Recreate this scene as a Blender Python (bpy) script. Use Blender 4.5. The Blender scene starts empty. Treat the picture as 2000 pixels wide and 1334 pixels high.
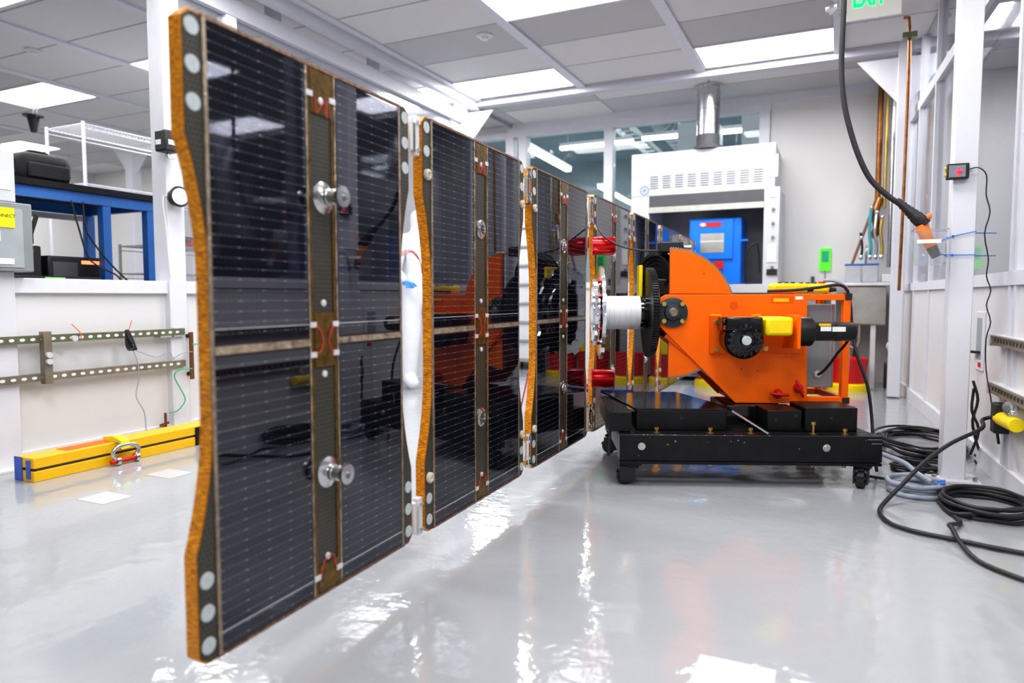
import bpy, bmesh, math, random
from mathutils import Vector, Matrix
random.seed(7)
R = math.radians
SC = bpy.context.scene
COL = SC.collection

# ------------------------------------------------------------------ materials
def mat(name, col, rough=.5, metal=0., spec=.5, coat=0., var=.06, nscale=12., bump=0., bscale=60., emit=None, es=0.):
    m = bpy.data.materials.new(name); m.use_nodes = True
    nt = m.node_tree; b = nt.nodes['Principled BSDF']
    b.inputs['Roughness'].default_value = rough; b.inputs['Metallic'].default_value = metal
    b.inputs['Specular IOR Level'].default_value = spec; b.inputs['Coat Weight'].default_value = coat
    tc = nt.nodes.new('ShaderNodeTexCoord'); n = nt.nodes.new('ShaderNodeTexNoise')
    n.inputs['Scale'].default_value = nscale; n.inputs['Detail'].default_value = 3
    nt.links.new(tc.outputs['Object'], n.inputs['Vector'])
    r = nt.nodes.new('ShaderNodeValToRGB')
    r.color_ramp.elements[0].position = .3; r.color_ramp.elements[1].position = .7
    r.color_ramp.elements[0].color = [c*(1-var) for c in col]+[1]; r.color_ramp.elements[1].color = [min(1, c*(1+var)) for c in col]+[1]
    nt.links.new(n.outputs['Fac'], r.inputs['Fac']); nt.links.new(r.outputs['Color'], b.inputs['Base Color'])
    if bump:
        n2 = nt.nodes.new('ShaderNodeTexNoise'); n2.inputs['Scale'].default_value = bscale; n2.inputs['Detail'].default_value = 3
        nt.links.new(tc.outputs['Object'], n2.inputs['Vector'])
        bp = nt.nodes.new('ShaderNodeBump'); bp.inputs['Strength'].default_value = bump; bp.inputs['Distance'].default_value = .01
        nt.links.new(n2.outputs['Fac'], bp.inputs['Height']); nt.links.new(bp.outputs['Normal'], b.inputs['Normal'])
    if emit:
        b.inputs['Emission Color'].default_value = (*emit, 1); b.inputs['Emission Strength'].default_value = es
    return m
M = {}
def mk(k, *a, **kw): M[k] = mat(k, *a, **kw)
mk('white_paint', (.70, .70, .745), .38, var=.02)
mk('white_panel', (.72, .71, .715), .35, var=.02, nscale=2)
mk('wall_paint', (.72, .71, .70), .6, var=.02, nscale=1)
mk('frame_paint', (.58, .58, .64), .5, var=.02)
mk('black_motor', (.012, .012, .013), .4, spec=.35)
mk('ceiling_bar', (.66, .66, .72), .5, var=.02)
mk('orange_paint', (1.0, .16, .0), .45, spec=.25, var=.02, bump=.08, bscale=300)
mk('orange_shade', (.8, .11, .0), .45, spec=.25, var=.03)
mk('black_paint', (.010, .010, .011), .32, spec=.3, var=.25, bump=.1, bscale=200)
mk('black_gloss', (.006, .006, .007), .09, spec=.5, coat=.1, var=.1, bump=.03, bscale=40)
mk('black_plastic', (.02, .02, .022), .45, var=.1)
mk('black_rubber', (.015, .015, .017), .55, var=.15)
mk('gear_black', (.018, .018, .02), .35, metal=.4)
mk('hub_grey', (.035, .05, .055), .45, metal=.3)
mk('steel', (.62, .62, .62), .22, metal=1., var=.08, nscale=40)
mk('bright_steel', (.8, .8, .82), .12, metal=1., var=.05)
mk('duct_metal', (.6, .6, .62), .25, metal=1., var=.15, nscale=5)
mk('stainless', (.55, .54, .5), .3, metal=.9, var=.08)
mk('zinc_yellow', (.55, .42, .12), .35, metal=.8)
mk('sector_steel', (.30, .30, .26), .4, metal=.7)
mk('brass', (.55, .38, .10), .35, metal=.9)
mk('copper', (.32, .13, .04), .35, metal=.8, var=.35, nscale=18)
mk('white_wrap', (.78, .78, .8), .5, var=.03)
mk('red_anodised', (.62, .004, .008), .2, metal=.6, spec=.7)
mk('red_plastic', (.62, .012, .012), .35)
mk('yellow_paint', (.90, .52, .005), .35, var=.03)
mk('yellow_plastic', (.93, .70, .0), .4)
mk('sling_yellow', (.85, .72, .05), .8)
mk('blue_paint', (.03, .15, .46), .35)
mk('bright_blue', (.0, .19, .80), .35)
mk('blue_tape', (.05, .13, .55), .5)
mk('blue_string', (.0, .2, .7), .6)
mk('grey_paint', (.36, .39, .41), .4)
mk('grey_box', (.27, .29, .30), .42, metal=.1)
mk('light_grey', (.62, .63, .65), .5, var=.02)
mk('hood_white', (.60, .61, .64), .45, var=.02)
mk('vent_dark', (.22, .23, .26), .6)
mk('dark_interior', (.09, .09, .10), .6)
mk('mid_grey', (.3, .3, .31), .6)
mk('rivet_white', (.50, .55, .55), .5, var=.05, nscale=60)
mk('beige_bush', (.58, .54, .42), .5)
mk('strut_green', (.20, .21, .13), .4, metal=.5, var=.2)
mk('strut_tan', (.26, .22, .17), .4, metal=.4, var=.2)
mk('slot_pale', (.75, .75, .73), .6)
mk('bus_brown', (.20, .08, .03), .5, metal=.4)
mk('paper', (.85, .85, .83), .7, var=.01)
mk('label_yellow', (.95, .85, .0), .5)
mk('text_black', (.03, .03, .03), .6)
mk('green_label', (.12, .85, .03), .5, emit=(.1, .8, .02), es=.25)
mk('wire_green', (.02, .42, .22), .5)
mk('wire_red', (.75, .03, .05), .5)
mk('wire_white', (.75, .72, .7), .5)
mk('cable_black', (.022, .02, .024), .5, bump=.15, bscale=250)
mk('cable_grey', (.33, .36, .42), .45)
mk('suit_white', (.84, .85, .88), .8, var=.03, bump=.6, bscale=14)
mk('skin', (.62, .38, .27), .6)
mk('glove_blue', (.03, .25, .75), .5)
mk('bag_black', (.018, .018, .02), .75, bump=.3)
mk('wood_brown', (.25, .12, .06), .6)
mk('bin_grey', (.45, .46, .5), .5)
mk('hose_teal', (.05, .35, .42), .5)
mk('grip_orange', (.85, .25, .03), .45)
mk('orange_label', (.95, .16, .02), .5)
mk('garment', (.35, .36, .40), .85)
mk('gown_blue', (.02, .07, .25), .8)
mk('light_diffuser', (.9, .9, .9), .5, emit=(1, .99, 1), es=4.5)
mk('tube_emit', (.9, .9, .9), .5, emit=(.93, 1, 1), es=9)
mk('exit_green', (0, .8, .2), .5, emit=(.0, 1, .15), es=1.6)
mk('led_red', (1, .05, .05), .4, emit=(1, .0, .01), es=2.5)
mk('led_green', (.1, 1, .4), .4, emit=(.1, 1, .4), es=4)
mk('orange_glow', (.9, .25, .1), .4, emit=(1, .3, .12), es=1.2)
mk('green_glow', (.2, .9, .15), .4, emit=(.15, .9, .1), es=.7)
mk('sign_beige', (.66, .64, .6), .35, var=.01)
mk('sign_plate', (.66, .64, .6), .35, var=.01, emit=(.6, .58, .55), es=.35)
mk('kapton_patch', (.14, .08, .014), .25, metal=.45, var=.4, nscale=60, bump=.25, bscale=90)
mk('edge_tape', (.34, .27, .19), .35, metal=.6, var=.35, nscale=50, bump=.5, bscale=160)
mk('rim_tape', (.22, .12, .07), .35, metal=.5, var=.5, nscale=60, bump=.5, bscale=150)
mk('silver_tape', (.42, .34, .25), .3, metal=.6, var=.55, nscale=35, bump=.6, bscale=120)
mk('hinge_white', (.72, .72, .73), .35, metal=.2, var=.08)
mk('beyond_teal', (.30, .38, .42), .7, var=.15, nscale=1)
mk('beyond_dark', (.035, .037, .042), .7, var=.4, nscale=1.5)
mk('floor_patch', (.52, .53, .55), .25, var=.02)
mk('tile_white', (.78, .78, .8), .4)

def nodes_of(name):
    m = bpy.data.materials.new(name); m.use_nodes = True
    return m, m.node_tree, m.node_tree.nodes['Principled BSDF'], m.node_tree.nodes.new, m.node_tree.links.new
def math_node(nt, op, a, b=None, c=None):
    n = nt.nodes.new('ShaderNodeMath'); n.operation = op
    for i, v in enumerate((a, b, c)):
        if v is None: continue
        if isinstance(v, (int, float)): n.inputs[i].default_value = v
        else: nt.links.new(v, n.inputs[i])
    return n.outputs[0]

# kapton foil edge: orange film wrapped over honeycomb, fine crosswise wrinkles
m, nt, b, N, L = nodes_of('kapton_edge')
tc = N('ShaderNodeTexCoord'); mp = N('ShaderNodeMapping'); mp.inputs['Scale'].default_value = (30, 60, 420)
L(tc.outputs['Object'], mp.inputs['Vector']); n = N('ShaderNodeTexNoise'); n.inputs['Scale'].default_value = 1; n.inputs['Detail'].default_value = 4
L(mp.outputs[0], n.inputs['Vector']); r = N('ShaderNodeValToRGB')
r.color_ramp.elements[0].position = .30; r.color_ramp.elements[0].color = (.20, .06, .002, 1)
r.color_ramp.elements[1].position = .66; r.color_ramp.elements[1].color = (.95, .42, .01, 1)
e = r.color_ramp.elements.new(.48); e.color = (.60, .21, .003, 1)
L(n.outputs['Fac'], r.inputs['Fac']); L(r.outputs[0], b.inputs['Base Color'])
b.inputs['Metallic'].default_value = .35; b.inputs['Roughness'].default_value = .3
bp = N('ShaderNodeBump'); bp.inputs['Strength'].default_value = .5; bp.inputs['Distance'].default_value = .004
L(n.outputs['Fac'], bp.inputs['Height']); L(bp.outputs[0], b.inputs['Normal']); M['kapton_edge'] = m

# carbon face sheet with rows of small dimples
m, nt, b, N, L = nodes_of('carbon_dimples')
tc = N('ShaderNodeTexCoord'); sp = N('ShaderNodeSeparateXYZ'); L(tc.outputs['Object'], sp.inputs[0])
row = math_node(nt, 'MULTIPLY', sp.outputs['Z'], 1/.0115); rf = math_node(nt, 'FLOOR', row)
off = math_node(nt, 'MULTIPLY', math_node(nt, 'MODULO', rf, 2), .5)
u = math_node(nt, 'SUBTRACT', math_node(nt, 'FRACT', math_node(nt, 'ADD', math_node(nt, 'MULTIPLY', sp.outputs['X'], 1/.0115), off)), .5)
v = math_node(nt, 'SUBTRACT', math_node(nt, 'FRACT', row), .5)
d = math_node(nt, 'SQRT', math_node(nt, 'ADD', math_node(nt, 'MULTIPLY', u, u), math_node(nt, 'MULTIPLY', v, v)))
r = N('ShaderNodeValToRGB'); r.color_ramp.elements[0].position = .2; r.color_ramp.elements[0].color = (.018, .018, .014, 1)
r.color_ramp.elements[1].position = .34; r.color_ramp.elements[1].color = (.058, .055, .042, 1)
L(d, r.inputs['Fac']); L(r.outputs[0], b.inputs['Base Color']); b.inputs['Roughness'].default_value = .4; M['carbon_dimples'] = m

# solar glass with fine dashed grid lines
m, nt, b, N, L = nodes_of('solar_glass')
tc = N('ShaderNodeTexCoord'); sp = N('ShaderNodeSeparateXYZ'); L(tc.outputs['Object'], sp.inputs[0])
fz = math_node(nt, 'FRACT', math_node(nt, 'MULTIPLY', sp.outputs['Z'], 1/.0236))
line = math_node(nt, 'LESS_THAN', fz, .042)
fx = math_node(nt, 'FRACT', math_node(nt, 'MULTIPLY', sp.outputs['X'], 1/.0135))
dash = math_node(nt, 'LESS_THAN', fx, .72)
fx2 = math_node(nt, 'FRACT', math_node(nt, 'MULTIPLY', math_node(nt, 'ADD', sp.outputs['X'], .012), 1/.0725))
spot = math_node(nt, 'LESS_THAN', fx2, .13)
fac = math_node(nt, 'MULTIPLY', line, math_node(nt, 'ADD', math_node(nt, 'MULTIPLY', dash, .26), math_node(nt, 'MULTIPLY', spot, .5)))
cell = N('ShaderNodeTexNoise'); cell.inputs['Scale'].default_value = 3; L(tc.outputs['Object'], cell.inputs['Vector'])
cr = N('ShaderNodeValToRGB'); cr.color_ramp.elements[0].color = (.0035, .0035, .0055, 1); cr.color_ramp.elements[1].color = (.008, .008, .016, 1)
L(cell.outputs['Fac'], cr.inputs['Fac'])
mx_ = N('ShaderNodeMix'); mx_.data_type = 'RGBA'; L(fac, mx_.inputs['Factor']); L(cr.outputs[0], mx_.inputs['A']); mx_.inputs['B'].default_value = (.62, .72, .74, 1)
L(mx_.outputs['Result'], b.inputs['Base Color']); b.inputs['Roughness'].default_value = .02; b.inputs['IOR'].default_value = 1.85; b.inputs['Specular Tint'].default_value = (.84, .85, .98, 1)
M['solar_glass'] = m

# epoxy floor
m, nt, b, N, L = nodes_of('epoxy_floor')
tc = N('ShaderNodeTexCoord'); n = N('ShaderNodeTexNoise'); n.inputs['Scale'].default_value = .8; n.inputs['Detail'].default_value = 4
L(tc.outputs['Object'], n.inputs['Vector']); r = N('ShaderNodeValToRGB')
r.color_ramp.elements[0].color = (.36, .37, .385, 1); r.color_ramp.elements[1].color = (.40, .412, .428, 1)
L(n.outputs['Fac'], r.inputs['Fac']); L(r.outputs[0], b.inputs['Base Color']); b.inputs['Roughness'].default_value = .06; b.inputs['IOR'].default_value = 1.6
n2 = N('ShaderNodeTexNoise'); n2.inputs['Scale'].default_value = 9; n2.inputs['Detail'].default_value = 2; L(tc.outputs['Object'], n2.inputs['Vector'])
n3 = N('ShaderNodeTexNoise'); n3.inputs['Scale'].default_value = 70; n3.inputs['Detail'].default_value = 1; L(tc.outputs['Object'], n3.inputs['Vector'])
h = math_node(nt, 'ADD', math_node(nt, 'MULTIPLY', n2.outputs['Fac'], 1.), math_node(nt, 'MULTIPLY', n3.outputs['Fac'], .12))
bp = N('ShaderNodeBump'); bp.inputs['Strength'].default_value = .22; bp.inputs['Distance'].default_value = .012
L(h, bp.inputs['Height']); L(bp.outputs[0], b.inputs['Normal']); M['epoxy_floor'] = m

# ceiling tiles
m, nt, b, N, L = nodes_of('ceiling_tile')
tc = N('ShaderNodeTexCoord'); sp = N('ShaderNodeSeparateXYZ'); L(tc.outputs['Object'], sp.inputs[0])
gx = math_node(nt, 'DIVIDE', math_node(nt, 'ADD', sp.outputs['X'], 20*1.215+.05), 1.215)
gy = math_node(nt, 'DIVIDE', math_node(nt, 'ADD', sp.outputs['Y'], 20*.61-.235), .61)
fy = math_node(nt, 'FRACT', gy); fx = math_node(nt, 'FRACT', gx)
ln = math_node(nt, 'MAXIMUM', math_node(nt, 'LESS_THAN', fy, .035), math_node(nt, 'LESS_THAN', fx, .018))
cx = N('ShaderNodeCombineXYZ'); L(math_node(nt, 'FLOOR', gx), cx.inputs[0]); L(math_node(nt, 'FLOOR', gy), cx.inputs[1])
wn = N('ShaderNodeTexWhiteNoise'); wn.noise_dimensions = '2D'; L(cx.outputs[0], wn.inputs['Vector'])
r = N('ShaderNodeValToRGB'); r.color_ramp.interpolation = 'CONSTANT'
r.color_ramp.elements[0].color = (.52, .51, .525, 1); r.color_ramp.elements[1].position = .28; r.color_ramp.elements[1].color = (.68, .665, .67, 1)
L(wn.outputs['Value'], r.inputs['Fac'])
mx_ = N('ShaderNodeMix'); mx_.data_type = 'RGBA'; L(ln, mx_.inputs['Factor']); L(r.outputs[0], mx_.inputs['A']); mx_.inputs['B'].default_value = (.36, .36, .38, 1)
L(mx_.outputs['Result'], b.inputs['Base Color']); b.inputs['Roughness'].default_value = .8; M['ceiling_tile'] = m

# clear sheets (vinyl curtain / window glass / clear plastic)
def clear(name, tint=(.95, .96, .98), gloss=.08, haze=.05, rough=.08):
    m = bpy.data.materials.new(name); m.use_nodes = True; nt = m.node_tree; nt.nodes.clear()
    N = nt.nodes.new; L = nt.links.new
    o = N('ShaderNodeOutputMaterial'); t = N('ShaderNodeBsdfTransparent'); t.inputs[0].default_value = (*tint, 1)
    g = N('ShaderNodeBsdfGlossy'); g.inputs['Roughness'].default_value = rough; d = N('ShaderNodeBsdfDiffuse'); d.inputs[0].default_value = (.9, .9, .93, 1)
    fr = N('ShaderNodeFresnel'); fr.inputs['IOR'].default_value = 1.45
    n = N('ShaderNodeTexNoise'); n.inputs['Scale'].default_value = 3
    tc = N('ShaderNodeTexCoord'); L(tc.outputs['Object'], n.inputs['Vector'])
    hz = math_node(nt, 'MULTIPLY', n.outputs['Fac'], haze*2)
    m1 = N('ShaderNodeMixShader'); L(hz, m1.inputs[0]); L(t.outputs[0], m1.inputs[1]); L(d.outputs[0], m1.inputs[2])
    m2 = N('ShaderNodeMixShader'); L(math_node(nt, 'MULTIPLY', fr.outputs[0], gloss*10), m2.inputs[0]); L(m1.outputs[0], m2.inputs[1]); L(g.outputs[0], m2.inputs[2])
    L(m2.outputs[0], o.inputs[0]); M[name] = m
clear('window_glass', (.93, .97, .97), .05, .01, .02)
clear('vinyl_sheet', (.93, .94, .97), .06, .07, .12)
clear('vinyl_clear', (.93, .94, .97), .05, .035, .04)
clear('clear_plastic', (.9, .92, .95), .08, .12, .1)

# ------------------------------------------------------------------ geometry helpers
class MB:
    def __init__(s): s.b = bmesh.new()
    def box(s, x0, x1, y0, y1, z0, z1):
        v = [s.b.verts.new(p) for p in ((x0,y0,z0),(x1,y0,z0),(x1,y1,z0),(x0,y1,z0),(x0,y0,z1),(x1,y0,z1),(x1,y1,z1),(x0,y1,z1))]
        for f in ((0,3,2,1),(4,5,6,7),(0,1,5,4),(1,2,6,5),(2,3,7,6),(3,0,4,7)): s.b.faces.new([v[i] for i in f])
        return s
    def bar(s, a, b, w, h=None):
        a = Vector(a); b = Vector(b); h = h or w; d = (b-a).normalized()
        up = Vector((0,0,1)) if abs(d.z) < .99 else Vector((0,1,0))
        x = d.cross(up).normalized(); y = x.cross(d)
        ps = [[s.b.verts.new(c + x*i*w/2 + y*j*h/2) for i, j in ((-1,-1),(1,-1),(1,1),(-1,1))] for c in (a, b)]
        for k in range(4): s.b.faces.new((ps[0][k], ps[0][(k+1)%4], ps[1][(k+1)%4], ps[1][k]))
        s.b.faces.new(ps[0][::-1]); s.b.faces.new(ps[1]); return s
    def cyl(s, a, b, r0, r1=None, n=24, cap=True):
        a = Vector(a); b = Vector(b); r1 = r0 if r1 is None else r1; d = (b-a).normalized()
        up = Vector((0,0,1)) if abs(d.z) < .9 else Vector((1,0,0))
        x = d.cross(up).normalized(); y = d.cross(x)
        A = [s.b.verts.new(a + (x*math.cos(t) + y*math.sin(t))*r0) for t in [2*math.pi*i/n for i in range(n)]]
        B = [s.b.verts.new(b + (x*math.cos(t) + y*math.sin(t))*r1) for t in [2*math.pi*i/n for i in range(n)]]
        for i in range(n): s.b.faces.new((A[i], A[(i+1)%n], B[(i+1)%n], B[i]))
        if cap: s.b.faces.new(A[::-1]); s.b.faces.new(B)
        return s
    def lathe(s, o, axis, prof, n=28):        # prof: (distance along the axis, radius)
        o = Vector(o); d = Vector(axis).normalized(); up = Vector((0,0,1)) if abs(d.z) < .9 else Vector((1,0,0))
        x = d.cross(up).normalized(); y = d.cross(x); rings = []
        for t, r in prof:
            rings.append([s.b.verts.new(o + d*t + (x*math.cos(2*math.pi*i/n) + y*math.sin(2*math.pi*i/n))*max(r, 1e-4)) for i in range(n)])
        for p, q in zip(rings, rings[1:]):
            for i in range(n): s.b.faces.new((p[i], p[(i+1)%n], q[(i+1)%n], q[i]))
        s.b.faces.new(rings[0][::-1]); s.b.faces.new(rings[-1]); return s
    def prism(s, pts, a0, a1, plane='xz'):    # polygon in a plane, extruded along the remaining axis
        f = {'xz': lambda p, t: (p[0], t, p[1]), 'xy': lambda p, t: (p[0], p[1], t), 'yz': lambda p, t: (t, p[0], p[1])}[plane]
        A = [s.b.verts.new(f(p, a0)) for p in pts]; B = [s.b.verts.new(f(p, a1)) for p in pts]; n = len(pts)
        s.b.faces.new(A); s.b.faces.new(B[::-1])
        for i in range(n): s.b.faces.new((A[i], B[i], B[(i+1)%n], A[(i+1)%n]))
        return s
    def tube(s, pts, r, n=8, closed=False, smooth=3):
        P = [Vector(p) for p in pts]
        if smooth > 1 and len(P) > 2:
            Q = []; L_ = len(P); rng = range(L_ if closed else L_-1)
            for i in rng:
                p0 = P[(i-1) % L_] if closed or i > 0 else P[0]*2-P[1]; p1 = P[i]; p2 = P[(i+1) % L_]
                p3 = P[(i+2) % L_] if closed or i+2 < L_ else P[-1]*2-P[-2]
                for k in range(smooth):
                    t = k/smooth
                    Q.append(.5*((2*p1)+(p2-p0)*t+(2*p0-5*p1+4*p2-p3)*t*t+(3*p1-p0-3*p2+p3)*t**3))
            if not closed: Q.append(P[-1])
            P = Q
        rings = []; L_ = len(P); nrm = None
        for i, p in enumerate(P):
            a = P[(i-1) % L_] if closed or i > 0 else p; c = P[(i+1) % L_] if closed or i < L_-1 else p
            d = (c-a)
            if d.length < 1e-9: d = Vector((0,0,1))
            d.normalize()
            if nrm is None: nrm = d.cross(Vector((0,0,1)) if abs(d.z) < .9 else Vector((1,0,0))).normalized()
            else:
                nrm = nrm - d*nrm.dot(d)
                nrm = nrm.normalized() if nrm.length > 1e-6 else d.orthogonal().normalized()
            w = d.cross(nrm)
            rings.append([s.b.verts.new(p + (nrm*math.cos(2*math.pi*k/n) + w*math.sin(2*math.pi*k/n))*r) for k in range(n)])
        for i in range(L_ if closed else L_-1):
            p, q = rings[i], rings[(i+1) % L_]
            for k in range(n): s.b.faces.new((p[k], p[(k+1)%n], q[(k+1)%n], q[k]))
        if not closed: s.b.faces.new(rings[0][::-1]); s.b.faces.new(rings[-1])
        return s
    def ball(s, c, rx, ry=None, rz=None, n=16):
        ry = ry or rx; rz = rz or rx
        bmesh.ops.create_uvsphere(s.b, u_segments=n, v_segments=n//2+2, radius=1, matrix=Matrix.Translation(c) @ Matrix.Diagonal((rx, ry, rz, 1)))
        return s
    def gear(s, o, axis, R0, R1, t, teeth, plane):  # toothed disc in the yz (axis x) or xz plane
        pts = []
        for i in range(teeth*4):
            a = 2*math.pi*i/(teeth*4); r = R1 if i % 4 in (1, 2) else R0
            pts.append((o[0]+r*math.cos(a), o[1]+r*math.sin(a)))
        return s.prism(pts, axis, axis+t, plane)
    def build(s, name, m, parent=None, bev=0, loc=None):
        bmesh.ops.recalc_face_normals(s.b, faces=s.b.faces[:])
        me = bpy.data.meshes.new(name)
        for f in s.b.faces: f.smooth = True
        s.b.to_mesh(me); s.b.free(); me.set_sharp_from_angle(angle=R(38))
        me.materials.append(M[m] if isinstance(m, str) else m)
        o = bpy.data.objects.new(name, me); COL.objects.link(o)
        if parent: o.parent = parent
        if loc: o.location = loc
        if bev:
            bm_ = o.modifiers.new('bevel', 'BEVEL'); bm_.width = bev; bm_.segments = 2; bm_.limit_method = 'ANGLE'; bm_.angle_limit = R(40)
        return o
def tag(o, label, cat, group=None):
    o['label'] = label; o['category'] = cat
    if group: o['group'] = group
    return o
def thing(name, label, cat, loc=(0,0,0), rz=0, group=None):
    o = bpy.data.objects.new(name, None); COL.objects.link(o); o.location = loc; o.rotation_euler = (0,0,rz)
    o.empty_display_size = .1
    return tag(o, label, cat, group)
def struct(name, mb, m, bev=0):
    o = mb.build(name, m, None, bev); o['kind'] = 'structure'; return o
def text(body, size, loc, rot, m, name, parent=None, ext=.001, ax='LEFT', off=0, sx=1):
    c = bpy.data.curves.new(name, 'FONT'); c.body = body; c.size = size; c.extrude = ext; c.offset = off; c.align_x = ax
    c.materials.append(M[m]); o = bpy.data.objects.new(name, c); COL.objects.link(o); o.location = loc; o.rotation_euler = rot
    o.parent = parent
    me = bpy.data.meshes.new_from_object(o.evaluated_get(bpy.context.evaluated_depsgraph_get()))
    q = bpy.data.objects.new(name, me); COL.objects.link(q); q.parent = parent; q.location = loc; q.rotation_euler = rot; q.scale = (sx, 1, 1)
    if not me.materials: me.materials.append(M[m])
    bpy.data.objects.remove(o); q.name = name; return q
def dup(o, label=None, loc=None, rz=None):
    c = o.copy(); COL.objects.link(c)
    for ch in list(o.children):
        d = ch.copy(); COL.objects.link(d); d.parent = c
        for g in list(ch.children):
            e = g.copy(); COL.objects.link(e); e.parent = d
    if label: c['label'] = label
    if loc: c.location = loc
    if rz is not None: c.rotation_euler = (0, 0, rz)
    return c

ZC = 3.1      # ceiling
YB = 8.2      # back wall
XL = -3.93    # low partition
RWm, RWc = -.0486, .934          # side wall on the machine side: x = RWc + RWm*y
def rwx(y): return RWc + RWm*y
RWA = math.atan2(1, RWm) - math.pi/2    # its rotation from +y

# ------------------------------------------------------------------ camera
cam = bpy.data.cameras.new('camera'); co = bpy.data.objects.new('camera', cam); COL.objects.link(co)
cam.sensor_width = 36; cam.lens = 1350/2000*36; cam.clip_end = 60; cam.clip_start = .05
co.location = (0, 0, .9); co.rotation_euler = (R(90-3.69), 0, R(25.2))
cam.dof.use_dof = True; cam.dof.focus_distance = 3.3; cam.dof.aperture_fstop = 1.7
SC.camera = co
SC.view_settings.view_transform = 'Standard'; SC.view_settings.look = 'Medium High Contrast'; SC.view_settings.exposure = 0.16

# ------------------------------------------------------------------ the room
struct('floor', MB().box(-12.3, 4.2, -4, 8.4, -.1, 0), 'epoxy_floor')
struct('ceiling', MB().box(-12.3, 4.2, -4, YB, ZC, ZC+.05), 'ceiling_tile')
mb = MB()      # back wall with an opening for the interior windows (x -3.74..-.72, z 1.05..3.0)
WX0, WX1, WZ0, WZ1 = -4.85, -.72, 1.05, 3.0
mb.box(-12.3, WX0, YB, YB+.12, 0, ZC); mb.box(WX1, 4.2, YB, YB+.12, 0, ZC)
mb.box(WX0, WX1, YB, YB+.12, 0, WZ0); mb.box(WX0, WX1, YB, YB+.12, WZ1, ZC)
struct('wall_back', mb, 'wall_paint')
struct('wall_far_left', MB().box(-12.3, -12.18, -4, 8.32, 0, ZC), 'wall_paint')
struct('wall_far_right', MB().box(4.1, 4.2, -4, 8.32, 0, ZC), 'beyond_dark')
mb = MB()
for x in (WX0+.05, -3.88, -3.70, -2.56, -.78): mb.box(x-.055, x+.055, YB-.03, YB+.1, WZ0+.03, WZ1-.06)
mb.box(WX0, WX1, YB-.03, YB+.1, WZ1-.06, WZ1+.01); mb.box(WX0, WX1, YB-.03, YB+.1, WZ0-.04, WZ0+.03)
w = struct('window_1', mb, 'white_paint')
g = MB().box(WX0+.11, -3.94, YB+.03, YB+.04, WZ0, WZ1-.06).box(-3.64, -2.62, YB+.03, YB+.04, WZ0, WZ1-.06).box(-2.5, -.83, YB+.03, YB+.04, WZ0, WZ1-.06).build('glass', 'window_glass', w)

# room beyond the window: teal-grey shell, ducts and strip lights
struct('wall_beyond', MB().box(-14, 3, 18.4, 18.5, 0, 4.6).box(-14, -13.9, YB+.2, 18.4, 0, 4.6).box(2.9, 3, YB+.2, 18.4, 0, 4.6), 'beyond_teal')
struct('ceiling_beyond', MB().box(-14, 3, YB+.12, 18.5, 4.6, 4.65), 'beyond_teal')
struct('floor_beyond', MB().box(-14, 3, 8.4, 18.5, -.1, 0), 'grey_paint')
def strip(x0, y0, x1, y1, label, z=3.3):
    t = thing('strip_light', label, 'strip light', (x0, y0, z), 0, 'strip lights in the room behind the window')
    d = (x1-x0, y1-y0)
    MB().bar((0,0,.04), (d[0], d[1], .04), .14, .05).build('housing', 'light_grey', t)
    MB().bar((0,0,0), (d[0], d[1], 0), .10, .05).build('tube', 'tube_emit', t)
    MB().bar((d[0]*.1, d[1]*.1, .05), (d[0]*.1, d[1]*.1, .2), .012).bar((d[0]*.9, d[1]*.9, .05), (d[0]*.9, d[1]*.9, .2), .012).build('hanger', 'steel', t)
strip(-4.58, 10.2, -4.69, 12.47, 'strip light behind the window running away above the third solar panel')
strip(-4.12, 10.62, -2.93, 10.6, 'short crosswise strip light behind the window, seen across the window mullion')
strip(-2.75, 10.5, -.97, 10.6, 'long crosswise strip light behind the window, passing behind the silver duct')
strip(-1.2, 10.9, -1.2, 12.4, 'strip light behind the window just beyond the silver duct, running away')
strip(-4.75, 14.6, -4.87, 17.6, 'most distant strip light behind the window, beside the fume hood corner')
t = thing('spiral_duct', 'ribbed silver air duct crossing behind the window under the ceiling', 'duct', (-2.5, 9.3, 3.62))
mb = MB().cyl((0,0,0), (-.1, 4.6, 0), .17, n=24)
for k in range(16): mb.cyl((-.1*k/16, 4.6*k/16, 0), (-.1*k/16-.001, 4.6*k/16+.03, 0), .178, n=24)
mb.build('duct_pipe', 'duct_metal', t)
t = thing('cable_tray', 'dark ladder cable tray beside the ribbed duct behind the window', 'cable tray', (-3.1, 9.0, 3.45))
mb = MB().bar((0,0,0), (-.1, 5, 0), .03, .08).bar((.25,0,0), (.15, 5, 0), .03, .08)
for k in range(18): mb.bar((-.1*k/18, .2+.27*k, 0), (.25-.1*k/18, .2+.27*k, 0), .03, .02)
mb.build('tray_rails', 'grey_paint', t)
tag(MB().box(-1.95, -1.45, 9.2, 9.7, 2.35, 3.15).build('air_handler', 'hood_white', bev=.01), 'white boxy air handler behind the window beside the silver duct', 'air handler')
tag(MB().box(-1.15, -.85, 9.2, 9.6, 2.35, 3.2).build('control_cabinet', 'hood_white', bev=.01), 'tall white cabinet behind the window past the silver duct', 'cabinet')

for x_, y_ in ((-2.2, 11.5), (-6, 14)):  # added fill lights brighten the room beyond; no such fixtures there
    L_ = bpy.data.lights.new('beyond_fill', 'AREA'); L_.shape = 'RECTANGLE'; L_.size = 4; L_.size_y = 3; L_.energy = 230
    lo = bpy.data.objects.new('beyond_fill', L_); COL.objects.link(lo); lo.location = (x_, y_, 4.5)
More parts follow.
